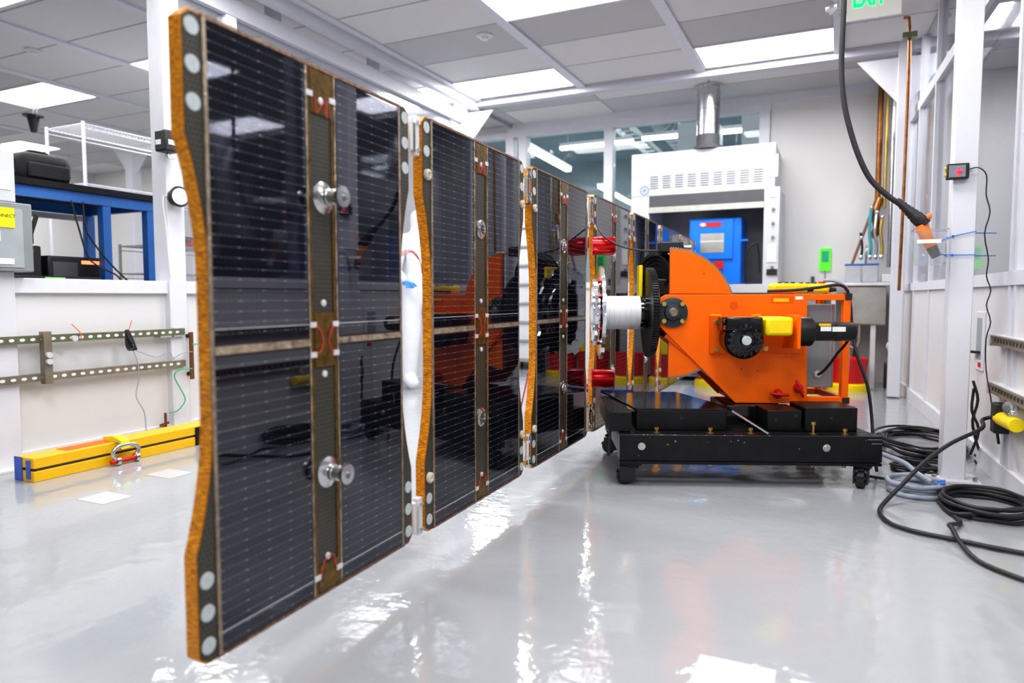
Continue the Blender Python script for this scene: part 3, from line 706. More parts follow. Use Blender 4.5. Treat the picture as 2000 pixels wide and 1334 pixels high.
    if hinge == 'plate':
        for z0 in (1.24, .0):
            h_ = MB().box(-.030, -.002, .006, .03, z0, z0+.125).box(-.058, -.036, .008, .032, z0+.012, z0+.115).build('hinge_plate', 'hinge_white', t, .003)
            MB().cyl((-.033, .012, z0+.01), (-.033, .012, z0+.10), .008, n=12).lathe((-.014, .006, z0+.02), (0,-1,0), [(0,.008),(.006,.008)], 12).lathe((-.014, .006, z0+.105), (0,-1,0), [(0,.008),(.006,.008)], 12).build('hinge_pin', 'steel', h_)
    elif hinge == 'barrel':
        for z0 in (1.20, .02):
            b = MB().cyl((-.03, .01, z0), (-.03, .01, z0+.15), .014, n=16)
            for k in (0, .035, .11, .14): b.cyl((-.03, .01, z0+k), (-.03, .01, z0+k+.012), .022, n=16)
            for k in (.01, .12): b.box(-.055, .0, .0, .03, z0+k, z0+k+.02)
            b.build('hinge_barrel', 'bright_steel', t)
    return t
S0 = [1.0, 1.925, 2.865, 3.80, 4.72, 5.65, 6.57]
labs = ['nearest solar panel with two silver spools on its centre strip', 'second solar panel from the camera, mirroring the orange machine, white plate hinges',
        'third solar panel, its far edge carrying two red cylinders', 'fourth solar panel, directly behind the white drum',
        'fifth solar panel, beside the black gear wheel', 'sixth solar panel, passing behind the black motor', 'last and most distant solar panel, nearest the fume hood']
P = []
for i, s0 in enumerate(S0):
    P.append(build_panel(s0, labs[i], spool=(i == 0), hinge=[None, 'plate', 'barrel', 'barrel', 'barrel', 'plate', 'barrel'][i], detail=i < 4, bush=i > 0))
for z in (1.075, .325):     # red cylinders on the third panel
    c = MB().lathe((0, .0, 0), (0,-1,0), [(0,.046),(.002,.0515),(.122,.0515),(.126,.049)], 40).build('red_cylinder', 'red_anodised', P[2])
    MB().box(.0505, .052, -.10, -.08, -.002, .008).build('cylinder_label', 'paper', c, 0)
    c.location = (.868, -.012, z); c.rotation_euler = (0, 0, R(21.2))
MB().box(.80, .83, -.008, .02, 1.06, 1.33).box(.80, .83, -.008, .02, .03, .30).build('latch_bar', 'bright_steel', P[2], .003)
# wires bridging the first gap
p = A0 + U*1.8
t = thing('harness_wire', 'thin red wires bridging the gap between the first two solar panels', 'wire', (p.x, p.y, PZ), R(90)+AM)
b = MB()
for k in range(4): b.tube([(0, .012, .92-.003*k), (.035, .004, .935-.004*k), (.075, -.002+.004*k, .93), (.11, .0, .90), (.135+.002*k, .01, .865)], .0009, 6)
b.build('wire_run', 'wire_red', t)
p = A0 + U*2.75
t = thing('harness_wire', 'thin red and black wires crossing the gap before the third solar panel', 'wire', (p.x, p.y, PZ), R(90)+AM)
MB().tube([(0, .01, .26), (.03, .006, .33), (.07, .004, .4), (.12, .01, .45)], .002, 6).build('red_run', 'wire_red', t)
MB().tube([(0, .02, .25), (.035, .016, .31), (.08, .014, .39), (.12, .02, .44)], .002, 6).build('black_run', 'cable_black', t)

# ------------------------------------------------------------------ the orange machine on its cart
TH = R(2.5); YAW = R(25.2); MA = YAW-TH
MR0, MD0 = (1213-1000)/1350*3.24, 3.24
MO = Vector((MR0*math.cos(YAW)-MD0*math.sin(YAW), MR0*math.sin(YAW)+MD0*math.cos(YAW), 0))
MT = Matrix.Translation(MO) @ Matrix.Rotation(MA, 4, 'Z')
def mw(x, y, z): return MT @ Vector((x, y, z))
cart = thing('wheeled_cart', 'low black steel cart on swivel casters under the orange machine', 'cart', MO, MA)
MB().box(0, 1.22, 0, .10, .125, .25).build('front_beam', 'black_paint', cart, .004)
MB().box(0, 1.22, .003, .012, .108, .122).box(0, 1.22, .02, .10, .112, .122).build('lower_flange', 'black_paint', cart)
MB().box(0, 1.22, .66, .76, .125, .25).build('rear_beam', 'black_paint', cart, .004)
MB().box(.0, .09, .1, .66, .15, .25).box(1.10, 1.2, .1, .66, .15, .25).box(.56, .66, .1, .66, .15, .25).build('cross_member', 'black_paint', cart)
MB().box(.092, .53, .12, .18, .25, .347).build('front_block', 'black_paint', cart, .004)
MB().box(.905, 1.155, .12, .335, .25, .365).build('rear_block', 'black_paint', cart, .004)
MB().box(.725, .89, .12, .335, .25, .350).build('riser_block', 'black_paint', cart, .004)
MB().box(.565, .724, .28, .60, .25, .348).build('riser_block', 'black_gloss', cart, .003)
MB().box(.725, .89, .45, .66, .25, .35).build('riser_block', 'black_paint', cart, .003)
MB().prism([(.092, .12), (.53, .12), (.56, .18), (.40, .72), (-.03, .74)], .349, .356, 'xy').build('glossy_shelf', 'black_gloss', cart)
MB().box(-.03, .16, .735, .742, .345, .365).build('blue_tape', 'blue_tape', cart)
MB().box(-.045, .06, .05, .60, .255, .345).bar((-.03, .1, .36), (-.05, .03, .14), .012).bar((-.04, .35, .4), (.1, .12, .345), .008).build('side_channel', 'black_paint', cart)
MB().bar((.55, .1, .35), (.70, .02, .256), .008).build('stay_rod', 'steel', cart)
for x in (.18, .435, .625, .918, 1.066):
    hh = .045 if x == .918 else .014
    MB().lathe((x, .05, .25), (0,0,1), [(0,.016),(.003,.016),(.0035,.006),(hh,.006)], 16).cyl((x,.05,.25+hh), (x,.05,.25+hh+.012), .011, n=6).cyl((x,.05,.09), (x,.05,.112), .009, n=6).build('gold_bolt', 'brass', cart)
for x in (.103, .962): MB().lathe((x, 0, .194), (0,-1,0), [(0,.018),(.003,.018),(.004,.012),(.010,.012)], 20).build('side_bolt', 'steel', cart)
for x, z in ((.765, .305), (.86, .325), (.31, .31), (1.03, .315)): MB().cyl((x, .1195, z), (x, .119, z), .008).build('bolt_hole', 'black_gloss', cart)
b = MB()
for k in range(26):
    x = random.choice((random.uniform(.02, 1.2), random.uniform(.02, .5))); zz = random.choice((.2495, random.uniform(.14, .245)))
    b.box(x, x+random.uniform(.002, .010), -.0006, .0, zz-.0012, zz+.001)
b.box(1.15, 1.215, -.0006, 0, .234, .2355).box(1.17, 1.215, -.0006, 0, .215, .2165)
b.build('paint_chip', 'rivet_white', cart)
def caster(x, y, ang):
    c = MB().box(-.045, .045, -.045, .045, .100, .110).cyl((0,0,.085), (0,0,.1), .036).build('caster', 'black_paint', cart)
    c.location = (x, y, 0); c.rotation_euler = (0, 0, ang)
    MB().box(-.032, -.024, -.02, .055, .022, .092).box(.024, .032, -.02, .055, .022, .092).box(-.03, .03, -.03, .04, .082, .09).build('fork', 'black_plastic', c)
    MB().lathe((-.02, .03, .040), (1,0,0), [(0,.033),(.006,.040),(.034,.040),(.04,.033)], 28).lathe((-.026, .03, .040), (1,0,0), [(0,.014),(.052,.014)], 12).build('wheel', 'black_rubber', c)
    MB().box(-.03, .03, .05, .07, .05, .062).build('brake_pedal', 'black_gloss', c)
caster(.062, .05, R(85)); caster(1.15, .05, R(150)); caster(.05, .71, R(70)); caster(1.15, .71, R(20))

mac = thing('panel_positioner', 'orange gear-driven positioning machine with white drum and black gear wheel', 'machine', MO, MA)
OX, OZ = .302, .820
body = [(OX-.098*math.cos(R(a)), OZ+.098*math.sin(R(a))) for a in range(70, -50, -12)]
plate = [(.985, .915), (.998, .351), (.632, .351)] + body[::-1] + [(.32, .912)]
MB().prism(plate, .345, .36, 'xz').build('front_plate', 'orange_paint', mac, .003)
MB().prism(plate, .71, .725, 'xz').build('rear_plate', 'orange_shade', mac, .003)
R_ = .335; arc = []
N_ = 170
for k in range(N_+1):
    a = R(90-180*k/N_ ); rr = R_+(.008 if k % 2 else 0); arc.append((OX-.013+rr*math.cos(a), OZ-.005+rr*math.sin(a)))
MB().prism(arc, .363, .378, 'xz').build('sector_gear', 'sector_steel', mac)
arc2 = [(OX-.014+(R_-.005)*math.cos(R(90-180*k/60)), OZ-.005+(R_-.005)*math.sin(R(90-180*k/60))) for k in range(61)]
MB().prism(arc2, .3605, .363, 'xz').build('sector_cover', 'orange_paint', mac)
q = [(.29+0, .918)] + [(OX-.014+(R_-.008)*math.cos(R(a)), OZ-.005+(R_-.008)*math.sin(R(a))) for a in range(18, 91, 6)]
MB().prism(q, .348, .3605, 'xz').build('upper_cover', 'orange_paint', mac)
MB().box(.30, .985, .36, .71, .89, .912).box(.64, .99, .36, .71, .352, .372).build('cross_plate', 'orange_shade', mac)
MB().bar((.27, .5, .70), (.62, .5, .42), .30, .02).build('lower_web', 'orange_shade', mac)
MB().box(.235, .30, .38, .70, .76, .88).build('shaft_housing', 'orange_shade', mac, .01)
MB().cyl((.30, .344, OZ), (.30, .3435, OZ), .001).cyl((.614, .3449, .856), (.614, .344, .856), .022).build('plug', 'orange_shade', mac)
hub = MB().lathe((OX, .345, OZ), (0,-1,0), [(0,.077),(.012,.077),(.014,.072),(.016,.045),(.03,.040),(.032,.030),(.034,.029)], 40).build('bearing_hub', 'hub_grey', mac)
MB().lathe((OX, .311, OZ), (0,-1,0), [(0,.026),(.012,.019),(.014,.018)], 24).build('shaft_end', 'strut_tan', hub)
for i in (-1, 1):
    for j in (-1, 1): MB().cyl((OX+i*.0465, .333, OZ+j*.044), (OX+i*.0465, .318, OZ+j*.044), .0125, n=6).build('hub_bolt', 'zinc_yellow', hub)
# worm gear drive with coupling guard and motor
MB().box(.492, .965, .325, .345, .610, .803).build('mount_plate', 'orange_shade', mac, .002)
b = MB()
for x, z in ((.524, .772), (.524, .634), (.775, .637)): b.lathe((x, .325, z), (0,-1,0), [(0,.013),(.004,.013),(.0045,.009),(.012,.009)], 16)
b.build('mount_bolt', 'brass', mac)
GX, GZ = .617, .690
gb = MB().lathe((GX, .325, GZ), (0,-1,0), [(0,.080),(.10,.080),(.13,.095),(.165,.095),(.175,.088),(.19,.060),(.192,.046),(.185,.044),(.187,.026),(.21,.022)], 40).build('gearbox', 'black_gloss', mac)
MB().box(.525, .700, .135, .31, .735, .802).cyl((.515, .2, .765), (.705, .2, .765), .036, n=24).build('worm_housing', 'black_gloss', gb, .008)
b = MB()
for k in range(16):
    a = 2*math.pi*k/16; b.bar((GX+.060*math.cos(a), .135, GZ+.060*math.sin(a)), (GX+.082*math.cos(a), .142, GZ+.082*math.sin(a)), .008, .012)
b.build('cooling_rib', 'black_plastic', gb)
MB().lathe((GX, .118, GZ), (0,-1,0), [(0,.023),(.004,.023),(.005,.008),(.004,.007)], 24).build('output_cap', 'rivet_white', gb)
MB().box(.517, .524, .15, .2, .74, .76).build('sight_plug', 'copper', gb)
MB().box(.712, .842, .12, .30, .712, .803).build('coupling_guard', 'yellow_plastic', mac, .016)
MB().prism([(.325, .640), (.11, .65), (.11, .812), (.325, .812)], .856, .872, 'yz').build('motor_bracket', 'orange_paint', mac, .002)
mo = MB().lathe((.873, .18, .731), (1,0,0), [(0,.068),(.01,.072),(.065,.072),(.075,.062),(.08,.050),(.09,.046),(.27,.046),(.275,.043)], 36).build('drive_motor', 'black_motor', mac)
MB().cyl((1.055, .18, .731), (1.075, .18, .731), .0475, n=36).build('motor_band', 'black_plastic', mo)
MB().box(.972, 1.022, .1295, .1335, .735, .757).box(1.028, 1.09, .1295, .1335, .733, .756).build('white_nameplate', 'paper', mo)
MB().box(.966, 1.022, .1335, .139, .760, .772).build('yellow_nameplate', 'yellow_paint', mo)
# wing knobs
for x, z, a in ((.845, .402, -6), (.948, .432, 112)):
    kn = MB().lathe((x, .345, z), (0,-1,0), [(0,.024),(.02,.022),(.04,.014),(.045,.005)], 24).build('wing_knob', 'red_plastic', mac)
    ca, sa = math.cos(R(a)), math.sin(R(a))
    MB().tube([(x-.047*ca, .315, z-.047*sa), (x, .30, z), (x+.047*ca, .315, z+.047*sa)], .0075, 10).build('wing', 'red_plastic', kn)
b = MB()
for x, z in ((.66, .53), (.745, .52), (.46, 1.02)): b.cyl((x, .3445 if z < .9 else .347, z), (x, .343 if z < .9 else .3455, z), .003)
b.build('small_hole', 'black_plastic', mac)
MB().box(.800, .915, .3440, .3448, .868, .905).build('raised_pad', 'orange_shade', mac)
MB().box(.815, .893, .3430, .3445, .875, .893).build('yellow_stencil', 'yellow_paint', mac)
MB().box(.492, .545, .3244, .3252, .805, .812).box(.70, .745, .3244, .3252, .805, .812).build('yellow_mark', 'yellow_paint', mac)
MB().box(.925, .962, .343, .345, .886, .903).build('white_tag', 'paper', mac)
# frame at the far end with control box
b = MB()
for y in (.345, .68):
    b.box(.985, 1.205, y, y+.035, .883, .915).box(.998, 1.215, y, y+.035, .352, .385).box(1.170, 1.205, y, y+.035, .352, .915)
for z in (.883, .353): b.box(1.175, 1.205, .38, .68, z, z+.032)
b.build('end_frame', 'orange_paint', mac, .002)
MB().box(1.176, 1.208, .340, .382, .885, .918).box(1.176, 1.208, .340, .382, .350, .382).build('corner_cap', 'black_plastic', mac)
cb = MB().box(.99, 1.158, .42, .70, .425, .862).build('control_box', 'grey_box', mac, .003)
MB().box(1.135, 1.140, .418, .420, .43, .86).build('door_seam', 'grey_paint', cb)
MB().lathe((1.075, .42, .495), (0,-1,0), [(0,.018),(.01,.018),(.012,.012)], 16).build('cable_gland', 'light_grey', cb)
MB().tube([(1.075, .405, .495), (1.09, .37, .52), (1.11, .33, .57), (1.12, .28, .62), (1.13, .23, .66), (1.13, .19, .69)], .007, 10).build('motor_cable', 'cable_black', mac)
# gear wheel, drum, flanges (axis along the machine's length)
DY, DZ = .52, .815
MB().gear((DY, DZ), .195, .236, .243, .030, 96, 'yz').build('gear_wheel', 'gear_black', mac)
MB().lathe((.225, DY, DZ), (1,0,0), [(0,.238),(.006,.236),(.008,.1),(.06,.08)], 64).build('gear_flange', 'gear_black', mac)
MB().lathe((.155, DY, DZ), (1,0,0), [(0,.086),(.018,.086),(.019,.078),(.026,.078),(.027,.088),(.04,.088)], 48).build('collar', 'black_gloss', mac)
prof = []
for k in range(7): x_ = .0285*k; prof += [(x_, .0885), (x_+.002, .0905), (x_+.026, .0905), (x_+.0275, .0885)]
MB().lathe((-.042, DY, DZ), (1,0,0), prof, 48).build('drum', 'white_wrap', mac)
def lobed(R0, R1, n, x0, x1):
    pts = []
    for k in range(n):
        for f, rr in ((0, R0), (.12, R1), (.20, R1), (.5, R1), (.58, R0)):
            a = 2*math.pi*(k+f)/n; pts.append((DY+rr*math.cos(a), DZ+rr*math.sin(a)))
    return MB().prism(pts, x0, x1, 'yz')
b = lobed(.232, .252, 14, -.060, -.042).lathe((-.066, DY, DZ), (1,0,0), [(0,.16),(.006,.165),(.024,.165),(.03,.12)], 48)
b.build('flange_ring', 'bright_steel', mac)
b = lobed(.160, .180, 10, -.094, -.076).cyl((-.10, DY, DZ), (-.062, DY, DZ), .11, n=40)
b.build('flange_ring', 'bright_steel', mac)
b = MB()
for k in range(6):
    a = 2*math.pi*k/6+.5; b.cyl((-.078, DY+.168*math.cos(a), DZ+.168*math.sin(a)), (-.06, DY+.168*math.cos(a), DZ+.168*math.sin(a)), .007, n=10)
b.build('flange_stud', 'red_anodised', mac)
# rear gear motor
b = MB().lathe((.36, .74, 1.035), (-.62,-.78,0), [(0,.10),(.02,.135),(.09,.138),(.10,.122),(.15,.118),(.155,.10),(.18,.098),(.182,.088),(.172,.084),(.174,.066),(.165,.062),(.167,.044),(.16,.04),(.162,.02)], 48)
b.build('rear_motor', 'black_motor', mac)
MB().box(.24, .44, .56, .70, .905, 1.0).build('motor_foot', 'black_plastic', mac, .01)
MB().box(.262, .385, .50, .60, 1.14, 1.195).build('terminal_box', 'black_plastic', mac, .006)
MB().cyl((.39, .52, 1.165), (.43, .52, 1.165), .012).build('conduit_fitting', 'steel', mac)
MB().box(.165, .185, .60, .70, .90, 1.075).build('yellow_guard', 'yellow_plastic', mac, .004)

# pendant controls resting on the machine
for x, a, lab in ((.955, 4, 'yellow pendant control with black buttons on top of the orange machine'), (1.10, -8, 'yellow pendant control with a red stop button near the grey cable')):
    t = thing('pendant_control', lab, 'pendant control', mw(x, .50 if x < 1 else .58, .916), MA+R(a))
    MB().box(-.115, .08, -.04, .035, .004, .056).build('case', 'yellow_plastic', t, .016)
    MB().cyl((.075,0,.024), (.12,0,.022), .016, .009).build('strain_relief', 'black_rubber', t)
    b = MB()
    for k in range(3): b.lathe((-.06+.035*k, 0, .055), (0,0,1), [(0,.011),(.006,.011),(.009,.007)], 14)
    b.build('push_button', 'black_plastic', t)
    if x > 1: MB().lathe((.045, 0, .055), (0,0,1), [(0,.012),(.006,.018),(.012,.017)], 16).build('stop_button', 'red_plastic', t)
t = thing('pendant_cable', 'grey and black pendant cables draped over the orange frame', 'cable')
MB().tube([mw(1.10, .44, .985), mw(1.14, .43, .985), mw(1.18, .42, .97), mw(1.215, .42, .93), mw(1.225, .42, .80), mw(1.23, .42, .55), mw(1.235, .45, .42)], .009, 10).build('grey_run', 'cable_grey', t)
MB().tube([mw(.80, .40, .93), mw(.93, .375, .935), mw(1.06, .37, .950), mw(1.17, .39, .96), mw(1.22, .40, .90), mw(1.225, .36, .70), mw(1.24, .32, .58), mw(1.28, .30, .45), mw(1.305, .30, .30), mw(1.30, .26, .16), mw(1.34, .30, .012)], .008, 10).build('black_run', 'cable_black', t)
# black cord from array hinge to the rear motor
hp = A0 + U*3.79
t = thing('signal_cable', 'thin black cable sagging from the array hinge to the black rear motor', 'cable')
MB().tube([(hp.x+.02, hp.y, 1.31), mw(-.03, .62, 1.235), mw(.06, .6, 1.18), mw(.16, .57, 1.155), mw(.27, .55, 1.15)], .0045, 8, smooth=5).build('cable_run', 'cable_black', t)

# ------------------------------------------------------------------ fume hood, oven, counter
t = thing('fume_hood', 'white laboratory fume hood with louvred top at the back wall', 'fume hood', (0, 7.45, 0))
MB().box(-2.07, -.60, 0, .70, 1.98, 2.44).build('canopy', 'hood_white', t, .008)
MB().box(-2.07, -1.87, 0, .70, 1.03, 1.98).build('side_pillar', 'hood_white', t, .006)
MB().box(-.70, -.55, 0, .70, 1.03, 2.0).build('side_pillar', 'hood_white', t, .006)
MB().box(-1.87, -.70, .66, .70, 1.0, 1.98).build('back_lining', 'mid_grey', t)
MB().box(-2.07, -.55, .02, .70, .05, .93).build('base_cabinet', 'mid_grey', t, .004)  # grey colour paints in the shadow on the hood base
MB().box(-1.46, -.90, -.0, .019, .08, .90).build('blue_cabinet_door', 'bright_blue', t, .004)
MB().box(-2.10, -.45, -.015, .70, .94, 1.03).build('worktop', 'light_grey', t, .004)
MB().box(-1.87, -.70, -.01, .02, 1.80, 1.86).build('sash_rail', 'stainless', t)
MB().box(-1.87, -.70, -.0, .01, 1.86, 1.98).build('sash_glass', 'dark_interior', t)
for k in range(9):
    x = -1.86+.132*k; b = MB()
    for j in range(6): b.box(x, x+.085, -.004, .0, 2.06+.024*j, 2.070+.024*j)
    b.build('louvre', 'vent_dark', t)
for q_ in ((-.665, -.575, 2.10, 2.32), (-.66, -.585, 1.90, 2.0), (-.66, -.575, 1.25, 1.42), (-2.06, -1.99, 2.2, 2.38)): MB().box(q_[0], q_[1], -.006, 0, q_[2], q_[3]).build('notice', 'paper', t)
b = MB()
for z in (1.20, 1.5, 1.64, 1.78): b.lathe((-.61, 0, z), (0,-1,0), [(0,.016),(.02,.014)], 14)
b.build('service_knob', 'vent_dark', t)
MB().box(-.66, -.56, -.012, 0, 1.12, 1.18).build('socket', 'black_plastic', t)
text('⊕', .07, (-1.97, -.008, 2.02), (R(90),0,0), 'bright_blue', 'blue_emblem', t, .0005)
t = thing('exhaust_duct', 'shiny round metal exhaust duct rising from the fume hood to the ceiling', 'duct', (-1.28, 7.55, 0))
mb = MB().cyl((0,0,2.58), (0,0,ZC), .115, n=32)
for z in (2.7, 2.85, 3.0): mb.cyl((0,0,z), (0,0,z+.015), .121, n=32)
mb.build('pipe', 'duct_metal', t); MB().lathe((0,0,2.44), (0,0,1), [(0,.15),(.03,.15),(.04,.12),(.15,.12)], 32).build('collar', 'dark_interior', t)
MB().lathe((0,0,ZC-.02), (0,0,1), [(0,.15),(.018,.15)], 32).build('ceiling_flange', 'duct_metal', t)
t = thing('lab_oven', 'bright blue laboratory oven with glass door inside the fume hood', 'oven', (-1.45, 7.50, 1.033))
MB().box(0, .53, .02, .45, 0, .69).build('case', 'bright_blue', t, .012)
dr = MB().box(.02, .45, 0, .02, .26, .67).build('door', 'bright_blue', t, .006)
MB().box(.12, .36, -.003, 0, .33, .53).build('window_pane', 'stainless', dr); MB().box(.12, .36, -.006, -.003, .44, .455).build('shelf_edge', 'hood_white', dr)
MB().box(.11, .33, -.004, 0, .60, .645).build('name_strip', 'red_plastic', dr); MB().ball((.145, -.006, .622), .03, .004, .018).build('logo_oval', 'paper', dr)
MB().box(.53, .60, -.02, .0, .44, .46).build('door_handle', 'bright_blue', t)
MB().box(.26, .36, -.004, 0, .16, .24).build('red_label', 'red_plastic', t)
MB().lathe((.17,0,.09), (0,-1,0), [(0,.03),(.01,.028)], 16).build('dial', 'hood_white', t)
t = thing('tubing_loop', 'dark tubing loop hanging inside the fume hood beside the oven', 'tubing', (-.79, 7.55, 1.05))
MB().tube([(-.08, 0, 0), (-.09, 0, .25), (-.03, 0, .38), (.03, .02, .38), (.05, .05, .1)], .010).build('tube_run', 'black_rubber', t)
t = thing('wall_counter', 'white counter along the back wall between fume hood and sink', 'counter', (-.42, 7.62, 0))
MB().box(0, .30, 0, .56, .98, 1.03).build('worktop', 'light_grey', t, .004); MB().box(.01, .29, .04, .56, .02, .98).build('cabinet', 'mid_grey', t)
t = thing('green_notice', 'bright green rectangular notice hung on the back wall', 'notice', (-.19, YB-.02, 1.27))
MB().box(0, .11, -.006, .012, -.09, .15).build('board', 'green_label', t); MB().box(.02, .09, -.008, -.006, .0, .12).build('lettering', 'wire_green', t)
MB().cyl((.055, 0, -.22), (.055, 0, -.09), .004).build('cord', 'steel', t)
tag(MB().box(-.27, -.235, YB-.03, YB, .98+.06, 1.10+.02).build('wall_outlet', 'dark_interior'), 'small dark wall outlet below the green notice', 'outlet')

# sink corner
t = thing('utility_sink', 'stainless steel utility sink with wide rim in the back corner', 'sink', (0, 7.62, 0))
MB().box(-.1, .50, 0, .50, 1.01, 1.04).build('rim', 'hinge_white', t, .004)
MB().box(.06, .43, .03, .45, .62, 1.01).build('basin', 'stainless', t, .02)
MB().box(.30, .345, .05, .1, 0, .62).box(-.06, -.02, .05, .1, 0, 1.01).build('leg', 'light_grey', t)
MB().tube([(.2,.2,.62), (.2,.2,.45), (.16,.2,.38), (.1,.2,.42), (.08,.3,.5)], .022, 12).build('drain_trap', 'bright_steel', t)
MB().tube([(.25,.45,1.04), (.25,.45,1.35), (.25,.35,1.42), (.25,.2,1.38)], .014, 10).build('faucet', 'bright_steel', t)
MB().tube([(.18,.3,.62), (.17,.3,.3), (.15,.35,.1)], .02).build('red_pipe', 'copper', t)
for x0, lab, lid in ((.06, 'grey tub with blue lid on the sink rim, nearest the green notice', 'blue_tape'), (.21, 'grey tub with blue lid on the sink rim, nearest the hanging tools', 'blue_tape')):
    t = thing('storage_tub', lab, 'tub', (x0, 7.66, 1.043))
    MB().box(0, .14, 0, .16, 0, .17).build('tub_body', 'bin_grey', t, .008); MB().box(-.005, .145, -.005, .165, .17, .185).build('lid', lid, t, .003)
tag(MB().box(.38, .47, 7.68, 7.8, 1.043, 1.12).build('small_box', 'hood_white', bev=.01), 'small white box on the sink rim against the corner', 'box')
tag(MB().cyl((.11, 7.95, 1.2), (.36, 8.12, 2.0), .014, n=12).build('wooden_pole', 'wood_brown'), 'brown wooden pole leaning into the corner behind the tubs', 'pole')
specs = ((.28, 'hose_teal', 'teal sprayer hose hanging in the sink corner'), (.33, 'bright_steel', 'chrome sprayer hose hanging in the sink corner'), (.20, 'black_rubber', 'short black tool handle standing by the blue-lidded tubs'), (.38, 'brass', 'brass fitting column hanging in the sink corner'))
for i, (x, m_, lab) in enumerate(specs):
    t = thing('hanging_hose', lab, 'hose', (x, 7.92, 0))
    top = (1.8, 1.75, 1.5, 1.7)[i]
    MB().tube([(0,0,1.28), (.01,0,1.4), (-.01,0,1.55), (0,.01,top)], .016 if i != 2 else .012, 10).build('hose_run', m_, t)
    MB().ball((0, .0, 1.3), .022, .02, .03).build('end_fitting', 'bright_steel', t)
    MB().ball((0, 0, top), .022).build('end_fitting', 'bright_steel', t)
def pipe(name, lab, pts, r_, m_, cat='pipe'):
    t = thing(name, lab, cat); MB().tube(pts, r_, 10).build('pipe_run', m_, t); return t
pipe('copper_pipe', 'thick copper pipe climbing the back wall corner behind the gusset', [(.34, 8.05, 1.9), (.34, 8.05, 2.5), (.34, 8.05, ZC)], .028, 'copper')
pipe('copper_pipe', 'thin green-stained pipe beside the thick copper pipe', [(.40, 8.03, 1.8), (.40, 8.03, 2.5), (.40, 8.03, ZC)], .016, 'brass')
pipe('copper_pipe', 'dark knotted copper manifold low on the corner pipes', [(.30, 8.0, 1.5), (.34, 8.0, 1.6), (.32, 8.0, 1.75), (.36, 8.03, 1.9)], .04, 'copper')
pipe('chrome_conduit', 'steel conduit rising in the corner beside the copper pipes', [(.46, 8.05, 1.2), (.46, 8.05, 2.0), (.46, 8.05, ZC)], .022, 'steel', 'conduit')
cpx = rwx(6.2)-.145
t = pipe('copper_pipe', 'slender copper pipe running down in front of the gusseted column', [(cpx-.05, 6.3, .95), (cpx-.04, 6.3, 2.0), (cpx-.04, 6.3, 2.97), (cpx-.08, 6.25, 3.05)], .012, 'copper')
MB().box(-.05, .05, -.05, .05, -.02, .02).build('pipe_clamp', 'strut_green', t).location = (cpx-.04, 6.3, 2.92)
t = pipe('copper_pipe', 'copper pipe seen behind the clear curtain of the side wall', [(rwx(6.3)+.05, 6.4, 1.05), (rwx(6.3)+.05, 6.4, 2.0), (rwx(6.3)+.05, 6.4, 2.97), (rwx(6.3)+.09, 6.35, 3.05)], .016, 'copper')
t = thing('valve_assembly', 'brass and black valve assembly below the sink beside the wall', 'valve', (.49, 7.72, 0))
MB().tube([(0,0,.98), (.01,0,.8), (-.01,0,.62), (0,0,.4), (0,0,.1)], .018, 10).tube([(.06,0,.95), (.07,0,.7), (.02,0,.6)], .014, 10).build('pipework', 'copper', t)
MB().lathe((0,-.02,.42), (0,-1,0), [(0,.05),(.02,.05),(.03,.04)], 20).build('dial', 'hinge_white', t); MB().ball((0,0,.5), .05).build('valve_body', 'brass', t); MB().ball((.0,0,.33), .045).build('valve_body', 'brass', t)
MB().box(-.06, .06, -.05, .05, .0, .25).build('filter_body', 'black_plastic', t, .01)
def bucket(x, y, lab, s=1., tall=False):
    t = thing('mop_bucket', lab, 'bucket', (x, y, 0), 0, 'red and yellow mop buckets')
    MB().lathe((0,0,.06), (0,0,1), [(0,.13*s),(.02,.16*s),(.24*s,.18*s),(.25*s,.185*s),(.245*s,.17*s),(.1,.15*s)], 24).build('bucket_body', 'red_plastic', t)
    MB().lathe((0,0,.0), (0,0,1), [(0,.19*s),(.06,.19*s),(.075,.16*s)], 24).build('base_ring', 'yellow_plastic', t)
    if tall: MB().box(-.14*s, .14*s, -.1, .1, .30*s, .48*s).build('wringer', 'yellow_plastic', t, .01)
bucket(.10, 7.42, 'red mop bucket with yellow base under the steel sink')
bucket(-.30, 7.30, 'red mop bucket with yellow base hidden behind the orange machine, nearest the sink', tall=True)
bucket(-.72, 7.15, 'red mop bucket with yellow base in front of the fume hood')
bucket(-1.12, 7.2, 'red mop bucket with yellow wringer at the far fume hood corner', tall=True)

# ------------------------------------------------------------------ side wall on the machine side
def rw_obj(name, mb, m, bev=0):
    o = mb.build(name, m, None, bev); o['kind'] = 'structure'; o.location = (RWc, 0, 0); o.rotation_euler = (0, 0, RWA); return o
k_ = 1/math.cos(RWA)
rw_obj('wall_right', MB().box(0, .03, -4, 8.2*k_, .07, .96), 'white_panel')
rw_obj('baseboard_right', MB().box(-.02, .04, -4, 8.2*k_, 0, .10), 'white_paint')
mb = MB().box(-.02, .05, -4, 8.2*k_, .955, 1.02).box(-.015, .045, -4, 8.2*k_, 2.50, 2.58)
for y in (-.6, .9, 2.4, 3.86, 3.95, 5.2, 5.28, 6.15, 6.9, 7.45): mb.box(-.015, .045, y-.02, y+.02, .07, ZC)
rw_obj('trim_5', mb, 'white_paint')
o = rw_obj('window_3', MB().box(.012, .016, -4, 8.2*k_, 1.02, ZC), 'vinyl_clear')
RM = Matrix.Translation((RWc, 0, 0)) @ Matrix.Rotation(RWA, 4, 'Z')
def rwp(x, y, z): return RM @ Vector((x, y*1., z))
t = thing('door_slot', 'narrow recessed grey pull plate in the white side wall', 'pull plate', rwp(0,0,0), RWA)
